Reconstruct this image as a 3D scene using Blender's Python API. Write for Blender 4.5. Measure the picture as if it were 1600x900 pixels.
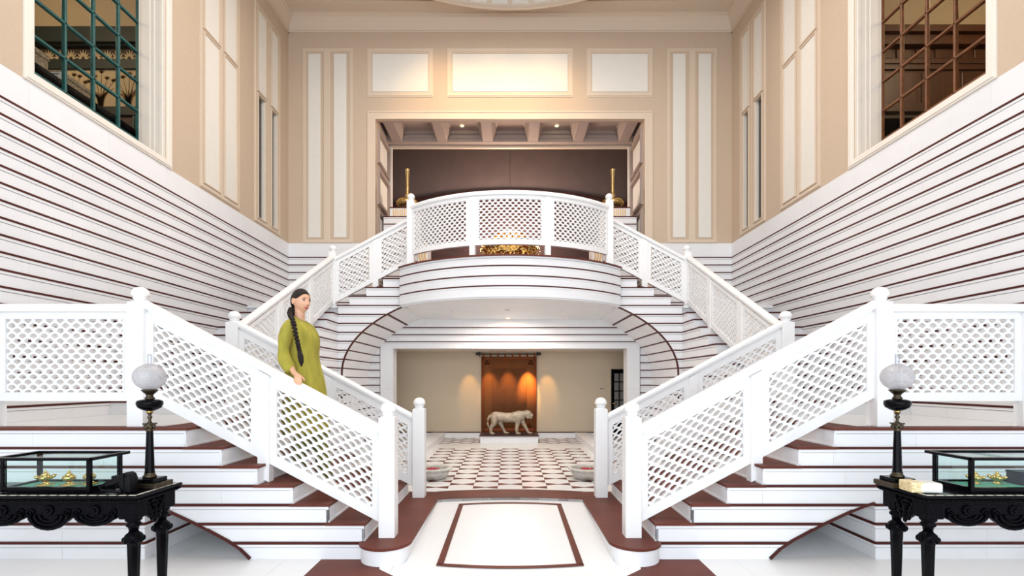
import bpy, bmesh, math, random
from mathutils import Vector, Matrix
random.seed(7)
for o in list(bpy.data.objects):
    bpy.data.objects.remove(o, do_unlink=True)
SC = bpy.context.scene
COL = SC.collection
PI = math.pi

# ------------------------------------------------------------------ camera, world, lights, exposure
EYE = 1.51
cam_d = bpy.data.cameras.new('camera')
cam_d.sensor_width = 36.0
cam_d.lens = 755.0 / 1600.0 * 36.0
cam_d.shift_x = 3.0 / 1600.0
cam_d.shift_y = 146.0 / 1600.0
cam_d.clip_start = 0.05
cam = bpy.data.objects.new('camera', cam_d)
COL.objects.link(cam)
cam.location = (0, 0, EYE)
cam.rotation_euler = (PI / 2, 0, 0)
SC.camera = cam

W = bpy.data.worlds.new('world')
SC.world = W
W.use_nodes = True
bgn = W.node_tree.nodes['Background']
bgn.inputs[0].default_value = (0.79, 0.895, 1.0, 1)
bgn.inputs[1].default_value = 0.52

def lamp(name, kind, loc, energy, color=(1, 1, 1), size=0.1, rot=(0, 0, 0), spot=None, blend=0.5, size_y=None):
    d = bpy.data.lights.new(name, kind)
    d.energy = energy
    d.color = color
    if kind == 'AREA':
        d.size = size
        if size_y:
            d.shape = 'RECTANGLE'
            d.size_y = size_y
        else:
            d.shape = 'DISK'
    elif kind == 'SPOT':
        d.spot_size = spot
        d.spot_blend = blend
        d.shadow_soft_size = size
    else:
        d.shadow_soft_size = size
    o = bpy.data.objects.new(name, d)
    o.location = loc
    o.rotation_euler = rot
    COL.objects.link(o)
    return o

# overhead fill added above the frame to even the light, no fitting modelled
lamp('overhead_fill_light', 'AREA', (0, 5.2, 9.0), 235, (1.0, 0.96, 0.92), 6.5)
# area fill added behind the camera, standing in for entrance daylight
lamp('entrance_fill_light', 'AREA', (0, -2.4, 2.7), 225, (0.86, 0.93, 1.0), 8.6, (PI / 2, 0, 0), size_y=5.0)

VS = SC.view_settings
VS.view_transform = 'Standard'
VS.look = 'None'
VS.gamma = 1.0
VS.use_curve_mapping = False
VS.exposure = 0.92

# ------------------------------------------------------------------ materials
def lin(r, g, b):
    f = lambda c: (c / 255.0) / 12.92 if c <= 10 else (((c / 255.0) + 0.055) / 1.055) ** 2.4
    return (f(r), f(g), f(b))

def mat(name, color, rough=0.5, metal=0.0, var=0.0, scale=3.0, bump=0.0, bscale=60.0, objvar=0.0, color2=None, detail=4.0, stretch=None, spec=0.5):
    m = bpy.data.materials.new(name)
    m.use_nodes = True
    nt = m.node_tree
    b = nt.nodes['Principled BSDF']
    b.inputs['Base Color'].default_value = (*color, 1)
    b.inputs['Roughness'].default_value = rough
    b.inputs['Metallic'].default_value = metal
    b.inputs['Specular IOR Level'].default_value = spec
    geo = nt.nodes.new('ShaderNodeNewGeometry')
    pos = geo.outputs['Position']
    if stretch:
        mp = nt.nodes.new('ShaderNodeMapping')
        mp.inputs['Scale'].default_value = stretch
        nt.links.new(pos, mp.inputs['Vector'])
        pos = mp.outputs['Vector']
    out = None
    if var > 0 or color2:
        n = nt.nodes.new('ShaderNodeTexNoise')
        n.inputs['Scale'].default_value = scale
        n.inputs['Detail'].default_value = detail
        nt.links.new(pos, n.inputs['Vector'])
        mx = nt.nodes.new('ShaderNodeMix')
        mx.data_type = 'RGBA'
        c2 = color2 if color2 else tuple(max(0, c * (1 - var)) for c in color)
        mx.inputs['A'].default_value = (*color, 1)
        mx.inputs['B'].default_value = (*c2, 1)
        rp = nt.nodes.new('ShaderNodeMapRange')
        rp.inputs['From Min'].default_value = 0.35
        rp.inputs['From Max'].default_value = 0.68
        nt.links.new(n.outputs['Fac'], rp.inputs['Value'])
        nt.links.new(rp.outputs['Result'], mx.inputs['Factor'])
        out = mx.outputs['Result']
    if objvar > 0:
        oi = nt.nodes.new('ShaderNodeObjectInfo')
        mr = nt.nodes.new('ShaderNodeMapRange')
        mr.inputs['To Min'].default_value = 1 - objvar
        mr.inputs['To Max'].default_value = 1.0
        nt.links.new(oi.outputs['Random'], mr.inputs['Value'])
        hs = nt.nodes.new('ShaderNodeHueSaturation')
        nt.links.new(mr.outputs['Result'], hs.inputs['Value'])
        if out:
            nt.links.new(out, hs.inputs['Color'])
        else:
            hs.inputs['Color'].default_value = (*color, 1)
        out = hs.outputs['Color']
    if out:
        nt.links.new(out, b.inputs['Base Color'])
    if bump > 0:
        n2 = nt.nodes.new('ShaderNodeTexNoise')
        n2.inputs['Scale'].default_value = bscale
        n2.inputs['Detail'].default_value = 3
        nt.links.new(pos, n2.inputs['Vector'])
        bp = nt.nodes.new('ShaderNodeBump')
        bp.inputs['Strength'].default_value = bump
        bp.inputs['Distance'].default_value = 0.01
        nt.links.new(n2.outputs['Fac'], bp.inputs['Height'])
        nt.links.new(bp.outputs['Normal'], b.inputs['Normal'])
    return m

def glass_mat(name, tint=(1, 1, 1), refl=0.08, rough=0.02, graze=0.5):
    m = bpy.data.materials.new(name)
    m.use_nodes = True
    nt = m.node_tree
    nt.nodes.remove(nt.nodes['Principled BSDF'])
    out = nt.nodes['Material Output']
    tr = nt.nodes.new('ShaderNodeBsdfTransparent')
    tr.inputs[0].default_value = (*tint, 1)
    gl = nt.nodes.new('ShaderNodeBsdfGlossy')
    gl.inputs['Roughness'].default_value = rough
    fr = nt.nodes.new('ShaderNodeLayerWeight')
    fr.inputs[0].default_value = 0.5
    pw = nt.nodes.new('ShaderNodeMath')
    pw.operation = 'POWER'
    pw.inputs[1].default_value = 4.0
    nt.links.new(fr.outputs['Facing'], pw.inputs[0])
    ad = nt.nodes.new('ShaderNodeMath')
    ad.operation = 'MULTIPLY_ADD'
    ad.inputs[1].default_value = graze
    ad.inputs[2].default_value = refl * 0.3
    nt.links.new(pw.outputs[0], ad.inputs[0])
    mx = nt.nodes.new('ShaderNodeMixShader')
    nt.links.new(ad.outputs[0], mx.inputs[0])
    nt.links.new(tr.outputs[0], mx.inputs[1])
    nt.links.new(gl.outputs[0], mx.inputs[2])
    nt.links.new(mx.outputs[0], out.inputs[0])
    return m

def emit_mat(name, color, strength):
    m = bpy.data.materials.new(name)
    m.use_nodes = True
    b = m.node_tree.nodes['Principled BSDF']
    b.inputs['Base Color'].default_value = (*color, 1)
    b.inputs['Emission Color'].default_value = (*color, 1)
    b.inputs['Emission Strength'].default_value = strength
    return m

BROWN = (0.15, 0.038, 0.024)
M = {
    'marble': mat('white_marble', (0.86, 0.86, 0.875), 0.5, spec=0.3, var=0.05, scale=1.6, objvar=0.035),
    'marble_floor': mat('polished_white_marble', (0.86, 0.855, 0.85), 0.22, var=0.04, scale=1.2, objvar=0.03, spec=0.35),
    'joint': mat('dark_stone_joint', (0.40, 0.36, 0.34), 0.8),
    'brown': mat('red_brown_sandstone', BROWN, 0.5, var=0.35, scale=2.2, bump=0.05, spec=0.22),
    'stripe': mat('dark_red_stone_stripe', (0.085, 0.018, 0.013), 0.5, var=0.3, scale=3.0, spec=0.2),
    'lattice': mat('carved_white_stone', (0.88, 0.875, 0.87), 0.45, var=0.03, scale=4.0),
    'plaster': mat('beige_plaster', (0.60, 0.47, 0.35), 0.85, var=0.04, scale=30, bump=0.08, bscale=180),
    'moulding': mat('pale_beige_moulding', (0.69, 0.565, 0.44), 0.6),
    'panel': mat('off_white_panel', (0.79, 0.755, 0.69), 0.7, var=0.02, scale=8),
    'winwhite': mat('cream_window_paint', (0.84, 0.78, 0.70), 0.5),
    'ceil': mat('stone_grey_ceiling_paint', (0.36, 0.30, 0.23), 0.85),
    'hallwall': mat('cream_hall_plaster', (0.60, 0.50, 0.37), 0.85, var=0.03, scale=40),
    'hallceil': mat('hall_ceiling_paint', (0.7, 0.62, 0.55), 0.8),
    'loft': mat('taupe_loft_paint', (0.40, 0.315, 0.275), 0.75, var=0.05, scale=6),
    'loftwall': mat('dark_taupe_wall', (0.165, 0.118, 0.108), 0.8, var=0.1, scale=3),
    'mahog': mat('dark_mahogany', (0.06, 0.022, 0.018), 0.4, var=0.4, scale=2.0, stretch=(1, 1, 8)),
    'ebony': mat('carved_ebony', (0.0025, 0.0025, 0.004), 0.22, var=0.3, scale=20, bump=0.12, bscale=90, spec=0.05),
    'black': mat('black_lacquer', (0.002, 0.002, 0.003), 0.16, spec=0.09),
    'leather': mat('black_leather', (0.003, 0.003, 0.004), 0.35, bump=0.3, bscale=150, spec=0.12),
    'iron': mat('black_iron', (0.02, 0.017, 0.015), 0.4),
    'bronze': mat('aged_bronze', (0.09, 0.07, 0.045), 0.38, 0.9, var=0.4, scale=40),
    'brass': mat('polished_brass', (0.80, 0.52, 0.16), 0.16, 1.0, var=0.15, scale=30),
    'goldvase': mat('gilt_vase', (0.62, 0.45, 0.20), 0.32, 0.85, var=0.3, scale=25),
    'gold': mat('gold_inlay', (0.75, 0.44, 0.12), 0.35, 0.4),
    'ivory': mat('ivory_inlay', (0.78, 0.74, 0.64), 0.4),
    'felt': mat('green_felt', (0.10, 0.34, 0.24), 0.9, bump=0.2, bscale=300),
    'paper': mat('white_paper', (0.78, 0.76, 0.70), 0.7, var=0.06, scale=30),
    'brocade': mat('gold_brocade', (0.62, 0.47, 0.20), 0.5, color2=(0.85, 0.75, 0.5), scale=60),
    'navy': mat('navy_box', (0.006, 0.014, 0.03), 0.4, spec=0.1),
    'glass': glass_mat('case_glass', (0.93, 0.985, 0.975), 0.1),
    'winglass': glass_mat('window_glass', (0.98, 0.985, 0.985), 0.01, 0.05, 0.02),
    'chimglass': glass_mat('chimney_glass', (0.80, 0.80, 0.83), 0.4, 0.05, 0.6),
    'lampglass': None,
    'teal': mat('teal_painted_wood', (0.018, 0.11, 0.105), 0.35, var=0.35, scale=14),
    'teald': mat('dark_teal_wood', (0.008, 0.022, 0.022), 0.5, var=0.3, scale=6),
    'cedar': mat('red_brown_window_wood', (0.20, 0.075, 0.03), 0.35, var=0.35, scale=14),
    'cedard': mat('dark_wood_panelling', (0.10, 0.033, 0.011), 0.4, var=0.45, scale=3.0, stretch=(9, 9, 1)),
    'roomcream': mat('ochre_cream_plaster', (0.50, 0.40, 0.27), 0.8),
    'motif': mat('brown_painted_motif', (0.20, 0.12, 0.05), 0.8),
    'motifl': mat('pale_painted_motif', (0.62, 0.50, 0.32), 0.8),
    'darkbrown': mat('dark_brown_frieze', (0.05, 0.03, 0.018), 0.7),
    'wicker': mat('woven_cane', (0.40, 0.30, 0.17), 0.7, color2=(0.06, 0.04, 0.025), scale=70),
    'skin': mat('skin', (0.70, 0.38, 0.235), 0.4, var=0.05, scale=10),
    'hair': mat('dark_brown_hair', (0.020, 0.010, 0.007), 0.45, var=0.6, scale=90, bump=0.8, bscale=220, spec=0.3),
    'dress': mat('olive_green_cotton', (0.42, 0.365, 0.045), 0.85, var=0.3, scale=9, bump=1.0, bscale=12, stretch=(1.6, 1.6, 0.45)),
    'trouser': mat('olive_trouser_cotton', (0.26, 0.26, 0.06), 0.9),
    'lip': mat('lips', (0.45, 0.09, 0.09), 0.4),
    'eyew': mat('eye_white', (0.75, 0.73, 0.7), 0.3),
    'eyed': mat('eye_iris', (0.012, 0.008, 0.006), 0.2),
    'tiger': mat('pale_carved_stone', (0.50, 0.40, 0.29), 0.4, var=0.4, scale=11, bump=0.5, bscale=22),
    'bowl': mat('carved_grey_marble', (0.62, 0.58, 0.52), 0.5, var=0.2, scale=14),
    'petal': mat('red_petals', (0.42, 0.02, 0.04), 0.6),
    'water': mat('bowl_water', (0.35, 0.36, 0.33), 0.05),
    'crystal': mat('amber_crystal', (0.95, 0.62, 0.2), 0.08, 0.75),
    'crystalglow': emit_mat('lit_crystal', (1.0, 0.62, 0.18), 0.9),
    'spotglow': emit_mat('lit_downlight', (1.0, 0.72, 0.35), 6.0),
    'spotyellow': emit_mat('lit_warm_downlight', (1.0, 0.8, 0.25), 8.0),
    'plaque': mat('small_sign_plate', (0.62, 0.52, 0.42), 0.5),
    'greyglass': mat('grey_glazing', (0.075, 0.072, 0.068), 0.3, spec=0.2),
    'frost': mat('frosted_pane', (0.20, 0.20, 0.20), 0.3),
}

def lamp_glass():
    m = bpy.data.materials.new('etched_globe_glass')
    m.use_nodes = True
    nt = m.node_tree
    b = nt.nodes['Principled BSDF']
    b.inputs['Base Color'].default_value = (0.50, 0.48, 0.49, 1)
    b.inputs['Roughness'].default_value = 0.25
    tr = nt.nodes.new('ShaderNodeBsdfTransparent')
    geo = nt.nodes.new('ShaderNodeNewGeometry')
    n = nt.nodes.new('ShaderNodeTexNoise')
    n.inputs['Scale'].default_value = 85
    n.inputs['Detail'].default_value = 4
    nt.links.new(geo.outputs['Position'], n.inputs['Vector'])
    mr = nt.nodes.new('ShaderNodeMapRange')
    mr.inputs['From Min'].default_value = 0.35
    mr.inputs['From Max'].default_value = 0.7
    mr.inputs['To Min'].default_value = 0.55
    mr.inputs['To Max'].default_value = 0.78
    nt.links.new(n.outputs['Fac'], mr.inputs['Value'])
    mx = nt.nodes.new('ShaderNodeMixShader')
    nt.links.new(mr.outputs['Result'], mx.inputs[0])
    nt.links.new(tr.outputs[0], mx.inputs[1])
    nt.links.new(b.outputs[0], mx.inputs[2])
    nt.links.new(mx.outputs[0], nt.nodes['Material Output'].inputs[0])
    return m
M['lampglass'] = lamp_glass()

def tapestry_mat():
    m = bpy.data.materials.new('rust_orange_tapestry')
    m.use_nodes = True
    nt = m.node_tree
    b = nt.nodes['Principled BSDF']
    b.inputs['Roughness'].default_value = 0.85
    geo = nt.nodes.new('ShaderNodeNewGeometry')
    mp = nt.nodes.new('ShaderNodeMapping')
    mp.inputs['Scale'].default_value = (1.0, 0.0, 1.0)
    nz = nt.nodes.new('ShaderNodeTexNoise')
    nz.inputs['Scale'].default_value = 5.0
    nt.links.new(geo.outputs['Position'], nz.inputs['Vector'])
    vm = nt.nodes.new('ShaderNodeVectorMath')
    vm.operation = 'MULTIPLY_ADD'
    vm.inputs[1].default_value = (0.07, 0.0, 0.07)
    nt.links.new(nz.outputs['Color'], vm.inputs[0])
    nt.links.new(geo.outputs['Position'], vm.inputs[2])
    nt.links.new(vm.outputs['Vector'], mp.inputs['Vector'])
    v = nt.nodes.new('ShaderNodeTexVoronoi')
    v.feature = 'DISTANCE_TO_EDGE'
    v.inputs['Scale'].default_value = 13
    v.inputs['Randomness'].default_value = 0.35
    nt.links.new(mp.outputs['Vector'], v.inputs['Vector'])
    v.feature = 'F1'
    v.inputs['Scale'].default_value = 10
    v.inputs['Randomness'].default_value = 0.15
    w = nt.nodes.new('ShaderNodeTexWave')
    w.inputs['Scale'].default_value = 5.5
    w.inputs['Distortion'].default_value = 9
    w.inputs['Detail Scale'].default_value = 3
    nt.links.new(mp.outputs['Vector'], w.inputs['Vector'])
    sn_ = nt.nodes.new('ShaderNodeMath')
    sn_.operation = 'MULTIPLY'
    sn_.inputs[1].default_value = 38.0
    nt.links.new(v.outputs['Distance'], sn_.inputs[0])
    ss_ = nt.nodes.new('ShaderNodeMath')
    ss_.operation = 'SINE'
    nt.links.new(sn_.outputs[0], ss_.inputs[0])
    mu = nt.nodes.new('ShaderNodeMath')
    mu.operation = 'MULTIPLY_ADD'
    mu.inputs[1].default_value = 0.9
    nt.links.new(w.outputs['Fac'], mu.inputs[0])
    nt.links.new(ss_.outputs[0], mu.inputs[2])
    gt = nt.nodes.new('ShaderNodeMapRange')
    gt.inputs['From Min'].default_value = 0.35
    gt.inputs['From Max'].default_value = 0.75
    nt.links.new(mu.outputs[0], gt.inputs['Value'])
    mx = nt.nodes.new('ShaderNodeMix')
    mx.data_type = 'RGBA'
    mx.inputs['A'].default_value = (0.23, 0.078, 0.021, 1)
    mx.inputs['B'].default_value = (0.11, 0.030, 0.008, 1)
    nt.links.new(gt.outputs['Result'], mx.inputs['Factor'])
    nt.links.new(mx.outputs['Result'], b.inputs['Base Color'])
    return m
M['tapestry'] = tapestry_mat()
M['tapplain'] = mat('plain_rust_cloth', (0.23, 0.078, 0.021), 0.9, var=0.12, scale=3, stretch=(20, 1, 1))
M['tapdark'] = mat('dark_rust_thread', (0.07, 0.018, 0.006), 0.9, spec=0.1)
M['tapborder'] = mat('rust_border_cloth', (0.20, 0.050, 0.011), 0.9)

# ------------------------------------------------------------------ builders
WT = {}          # world translation of empties

def base_of(p):
    return WT.get(p.name, Vector((0, 0, 0)))

def adopt(o, parent):
    if parent is not None:
        o.parent = parent
        o.matrix_parent_inverse = Matrix.Translation(-base_of(parent))
    return o

def tag(o, label=None, cat=None, group=None, kind=None):
    if label: o['label'] = label
    if cat: o['category'] = cat
    if group: o['group'] = group
    if kind: o['kind'] = kind
    return o

def thing(name, loc, label, cat, group=None):
    o = bpy.data.objects.new(name, None)
    o.empty_display_size = 0.1
    o.location = loc
    COL.objects.link(o)
    WT[o.name] = Vector(loc)
    return tag(o, label, cat, group)

class MB:
    def __init__(self):
        self.v = []
        self.f = []
        self.sm = []
    def add(self, verts, faces, smooth=False):
        n = len(self.v)
        self.v.extend([tuple(p) for p in verts])
        self.f.extend([tuple(i + n for i in f) for f in faces])
        self.sm.extend([smooth] * len(faces))
        return self
    def box(self, x0, x1, y0, y1, z0, z1):
        x0, x1 = min(x0, x1), max(x0, x1)
        y0, y1 = min(y0, y1), max(y0, y1)
        z0, z1 = min(z0, z1), max(z0, z1)
        v = [(x0, y0, z0), (x1, y0, z0), (x1, y1, z0), (x0, y1, z0), (x0, y0, z1), (x1, y0, z1), (x1, y1, z1), (x0, y1, z1)]
        return self.add(v, [(0, 3, 2, 1), (4, 5, 6, 7), (0, 1, 5, 4), (1, 2, 6, 5), (2, 3, 7, 6), (3, 0, 4, 7)])
    def prism(self, poly, axis, c0, c1, smooth=False):
        """poly in the two remaining axes, extruded along axis"""
        n = len(poly)
        def P(a, b, c):
            return {'y': (a, c, b), 'x': (c, a, b), 'z': (a, b, c)}[axis]
        v = [P(a, b, c0) for a, b in poly] + [P(a, b, c1) for a, b in poly]
        self.add(v, [tuple(range(n)), tuple(reversed(range(n, 2 * n)))])
        nv = len(self.v) - 2 * n
        for i in range(n):
            j = (i + 1) % n
            self.f.append((nv + i, nv + j, nv + n + j, nv + n + i))
            self.sm.append(smooth)
        return self
    def lathe(self, prof, c, n=24, smooth=True, a0=0.0, sx=1.0, sy=1.0):
        cx, cy, cz = c
        v = []
        for r, z in prof:
            for i in range(n):
                a = a0 + 2 * PI * i / n
                v.append((cx + r * math.cos(a) * sx, cy + r * math.sin(a) * sy, cz + z))
        f = []
        for k in range(len(prof) - 1):
            for i in range(n):
                j = (i + 1) % n
                f.append((k * n + i, k * n + j, (k + 1) * n + j, (k + 1) * n + i))
        self.add(v, f, smooth)
        m = len(prof) - 1
        b = len(self.v) - len(v)
        if prof[0][0] > 1e-5:
            self.f.append(tuple(b + i for i in reversed(range(n)))); self.sm.append(False)
        if prof[m][0] > 1e-5:
            self.f.append(tuple(b + m * n + i for i in range(n))); self.sm.append(False)
        return self
    def tube(self, pts, rad, n=8, smooth=True):
        pts = [Vector(p) for p in pts]
        if not isinstance(rad, (list, tuple)):
            rad = [rad] * len(pts)
        v = []
        up = Vector((0, 0, 1))
        for i, p in enumerate(pts):
            d = (pts[min(i + 1, len(pts) - 1)] - pts[max(i - 1, 0)]).normalized()
            a = d.cross(up)
            if a.length < 1e-3:
                a = d.cross(Vector((1, 0, 0)))
            a.normalize()
            b = a.cross(d).normalized()
            for k in range(n):
                t = 2 * PI * k / n
                v.append(p + (a * math.cos(t) + b * math.sin(t)) * rad[i])
        f = []
        for i in range(len(pts) - 1):
            for k in range(n):
                j = (k + 1) % n
                f.append((i * n + k, i * n + j, (i + 1) * n + j, (i + 1) * n + k))
        f.append(tuple(reversed(range(n))))
        f.append(tuple(range((len(pts) - 1) * n, len(pts) * n)))
        return self.add(v, f, smooth)
    def ball(self, c, r, n=12, m=8, R=None):
        """r = radius or (rx, ry, rz); R optional rotation matrix"""
        if not isinstance(r, (list, tuple)):
            r = (r, r, r)
        c = Vector(c)
        v = []
        def P(x, y, z):
            q = Vector((x * r[0], y * r[1], z * r[2]))
            if R is not None:
                q = R @ q
            return c + q
        v.append(P(0, 0, -1))
        for i in range(1, m):
            t = -PI / 2 + PI * i / m
            for k in range(n):
                a = 2 * PI * k / n
                v.append(P(math.cos(t) * math.cos(a), math.cos(t) * math.sin(a), math.sin(t)))
        v.append(P(0, 0, 1))
        f = []
        for k in range(n):
            j = (k + 1) % n
            f.append((0, 1 + j, 1 + k))
            for i in range(m - 2):
                f.append((1 + i * n + k, 1 + i * n + j, 1 + (i + 1) * n + j, 1 + (i + 1) * n + k))
            f.append((1 + (m - 2) * n + k, 1 + (m - 2) * n + j, len(v) - 1))
        return self.add(v, f, True)
    def capsule(self, p0, r0, p1, r1, n=12):
        self.tube([p0, p1], [r0, r1], n)
        self.ball(p0, r0, n, 8)
        self.ball(p1, r1, n, 8)
        return self
    def mapped(self, F):
        self.v = [tuple(F(*p)) for p in self.v]
        return self
    def build(self, name, material, parent=None, bevel=0.0, fix=True):
        me = bpy.data.meshes.new(name)
        me.from_pydata(self.v, [], self.f)
        if fix:
            bm = bmesh.new()
            bm.from_mesh(me)
            bmesh.ops.recalc_face_normals(bm, faces=bm.faces)
            bm.to_mesh(me)
            bm.free()
        me.polygons.foreach_set('use_smooth', self.sm)
        me.materials.append(M[material] if isinstance(material, str) else material)
        me.update()
        o = bpy.data.objects.new(name, me)
        COL.objects.link(o)
        adopt(o, parent)
        if bevel > 0:
            md = o.modifiers.new('bevel', 'BEVEL')
            md.width = bevel
            md.segments = 2
            md.limit_method = 'ANGLE'
        return o

CUBES = {}
def piece(name, parent, material, x0, x1, y0, y1, z0, z1):
    """a plain slab: shares one cube mesh for each material"""
    if material not in CUBES:
        mb = MB().box(-.5, .5, -.5, .5, -.5, .5)
        me = bpy.data.meshes.new('slab_' + material)
        me.from_pydata(mb.v, [], mb.f)
        me.materials.append(M[material])
        CUBES[material] = me
    o = bpy.data.objects.new(name, CUBES[material])
    o.location = ((x0 + x1) / 2, (y0 + y1) / 2, (z0 + z1) / 2)
    o.scale = (abs(x1 - x0), abs(y1 - y0), abs(z1 - z0))
    COL.objects.link(o)
    adopt(o, parent)
    return o

def clone(src, parent, loc):
    o = bpy.data.objects.new(src.name.split('.')[0], src.data)
    o.location = loc
    COL.objects.link(o)
    adopt(o, parent)
    return o

def struct(o):
    o['kind'] = 'structure'
    return o

# ------------------------------------------------------------------ dimensions
HW = 4.75            # half width of the hall
YB = 10.35           # back wall
RS = 0.161           # riser
Z0 = 0.15            # curtail step
L1 = Z0 + 6 * RS     # side landing
L2 = L1 + 11 * RS    # back landing
LB = L2 + 4 * RS     # balcony
ZT = 4.47            # top of the marble cladding
CEIL = 9.3
YA = 4.10            # front face of the lower flight
YA2 = 5.88           # its back face
SLOPE = RS / 0.302
STR, FIL, GAP = 0.021, 0.026, 0.005

def row(parent, axis, plane, nrm, a0, a1, zb, zt, L=0.95, off=0.0, stripe=True):
    """one course of marble: slabs with joints, a thin fillet and the dark red stripe on top.
    axis 'x': runs along x on the plane y=plane; axis 'y': runs along y on x=plane; nrm = outward sign"""
    def P(name, m, a, b, d, z0, z1):
        p0, p1 = plane - nrm * 0.02, plane + nrm * d
        if axis == 'x':
            return piece(name, parent, m, a, b, min(p0, p1), max(p0, p1), z0, z1)
        return piece(name, parent, m, min(p0, p1), max(p0, p1), a, b, z0, z1)
    top = zt - STR - FIL - GAP if stripe else zt
    x = a0
    first = True
    while x < a1 - 1e-4:
        e = x + (L - off if first and off > 0 else L)
        first = False
        if e > a1 - 0.15:
            e = a1
        P('marble_slab', 'marble', x + 0.0008, e - 0.0008, 0.0, zb + 0.001, top)
        x = e
    if stripe:
        P('marble_fillet', 'marble', a0, a1, 0.006, zt - STR - FIL, zt - STR)
        P('stone_stripe', 'stripe', a0, a1, 0.010, zt - STR, zt)
# ------------------------------------------------------------------ floor
fl = struct(MB().box(-HW - 0.4, HW + 0.4, -2.6, 5.9, -0.2, -0.012).build('floor', 'joint'))
n_x = 10
TW = 2 * HW / n_x
for i in range(n_x):
    for j in range(7):
        y0 = -1.5 + j * TW
        piece('floor_tile', fl, 'marble_floor', -HW + i * TW + .001, -HW + (i + 1) * TW - .001, y0 + .001, y0 + TW - .001, -0.02, 0.0)
piece('floor_tile', fl, 'marble_floor', -HW, HW, -2.6, -1.5, -0.02, 0.0)
piece('floor_tile', fl, 'marble_floor', -HW, HW, -1.5 + 7 * TW, 5.9, -0.02, 0.0)
# red-brown floor bands in front of the stairs
for S in (-1, 1):
    poly = [(1.60, 4.095), (1.60, -1.4), (0.35, -1.4), (0.35, 3.2), (0.62, 3.45), (0.91, 3.75), (1.05, 3.88), (1.10, 4.095)]
    MB().prism([(S * a, b) for a, b in poly], 'z', -0.004, 0.0025).build('brown_floor_band', 'brown', fl)
# shallow ramp between the two curtail steps
RY0, RY1, RZ1 = 3.72, 5.56, 0.122
def ramp_z(y):
    return max(0.0, (y - RY0) / (RY1 - RY0) * RZ1)
mb = MB()
mb.prism([(RY0, -0.004), (RY1, RZ1 - 0.001), (RY1 + 0.1, RZ1), (RY1 + 0.1, -0.005)], 'x', -0.86, 0.86)
mb.build('entrance_ramp', 'marble_floor', fl)
def ramp_strip(pts_l, pts_r):
    mb = MB()
    n = len(pts_l)
    v = []
    for (x, y) in pts_l + pts_r:
        v.append((x, y, ramp_z(y) + 0.002))
    v2 = [(x, y, z + 0.003) for x, y, z in v]
    f = []
    for i in range(n - 1):
        f.append((2 * n + i, 2 * n + i + 1, 3 * n + i + 1, 3 * n + i))
        f.append((i, i + 1, 2 * n + i + 1, 2 * n + i))
        f.append((n + i, n + i + 1, 3 * n + i + 1, 3 * n + i))
    mb.add(v + v2, f)
    return mb.build('inlay_strip', 'brown', fl)
def bow(x, y, b):
    return y + b * (1 - (x / 0.6) ** 2)
xs = [-0.6 + 1.2 * i / 12 for i in range(13)]
ramp_strip([(x, bow(x, 3.92, -0.05)) for x in xs], [(x, bow(x, 3.965, -0.05)) for x in xs])
xs2 = [x * 0.965 for x in xs]
ramp_strip([(x, bow(x, 5.44, 0.06)) for x in xs2], [(x, bow(x, 5.485, 0.06)) for x in xs2])
for S in (-1, 1):
    ramp_strip([(S * (0.6 - 0.021 * t), 3.93 + 1.53 * t) for t in (0, .25, .5, .75, 1)], [(S * (0.545 - 0.016 * t), 3.93 + 1.53 * t) for t in (0, .25, .5, .75, 1)])

# raised floor of the rear hall with bow-tie inlay
xs = [-0.9 + 1.8 * i / 16 for i in range(17)]
front = [(x, 5.54 + 0.12 * (1 - (x / 0.9) ** 2)) for x in xs]
hf = struct(MB().prism([(-3.3, 5.89), (-1.3, 5.89), (-1.3, 5.7), (-0.9, 5.7)] + front + [(0.9, 5.7), (1.3, 5.7), (1.3, 5.89), (3.3, 5.89), (3.3, 11.9), (-3.3, 11.9)], 'z', -0.05, Z0).build('floor_rear_hall', 'marble_floor'))
band = front + [(x, 5.96 + 0.12 * (1 - (x / 0.9) ** 2)) for x in reversed(xs)]
MB().prism(band, 'z', Z0 - 0.03, Z0 + 0.004).build('brown_threshold_band', 'brown', hf)
CW, CD = 0.317, 0.37
def bowtie(w, hb):
    z = 0.0025
    p = [(-w / 2, -hb), (0, -0.004), (w / 2, -hb), (w / 2, hb), (0, 0.004), (-w / 2, hb)]
    return MB().prism(p, 'z', -0.004, z)
proto = None
for c in range(-6, 7):
    for r in range(0, 10):
        y = 6.39 + r * CD + (-CD / 2 if c % 2 else 0)
        x = c * CW
        if y > 9.85 or y < 6.1 or (abs(x) > 1.45 and y > 8.3):
            continue
        if proto is None:
            proto = bowtie(CW, 0.072).build('bow_tie_inlay_tile', 'brown', hf)
            proto.location = (x, y, Z0)
        else:
            clone(proto, hf, (x, y, Z0))
small = None
for c in range(-6, 7):
    for r in range(0, 4):
        y = 10.62 + r * 0.29 + (0.145 if c % 2 else 0)
        x = c * 0.24
        if y > 11.6 or (abs(x) < 0.62 and y > 10.6 and y < 11.2):
            continue
        if small is None:
            small = bowtie(0.24, 0.055).build('bow_tie_inlay_tile', 'brown', hf)
            small.location = (x, y, Z0)
        else:
            clone(small, hf, (x, y, Z0))
for S in (-1, 1):
    mb = MB().box(S * 1.58, S * 1.86, 8.6, 11.73, Z0, Z0 + 0.10)
    mb.box(S * 1.57, S * 1.87, 8.59, 11.73, Z0 + 0.10, Z0 + 0.12)
    mb.build('low_marble_kerb', 'marble', hf)

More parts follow.
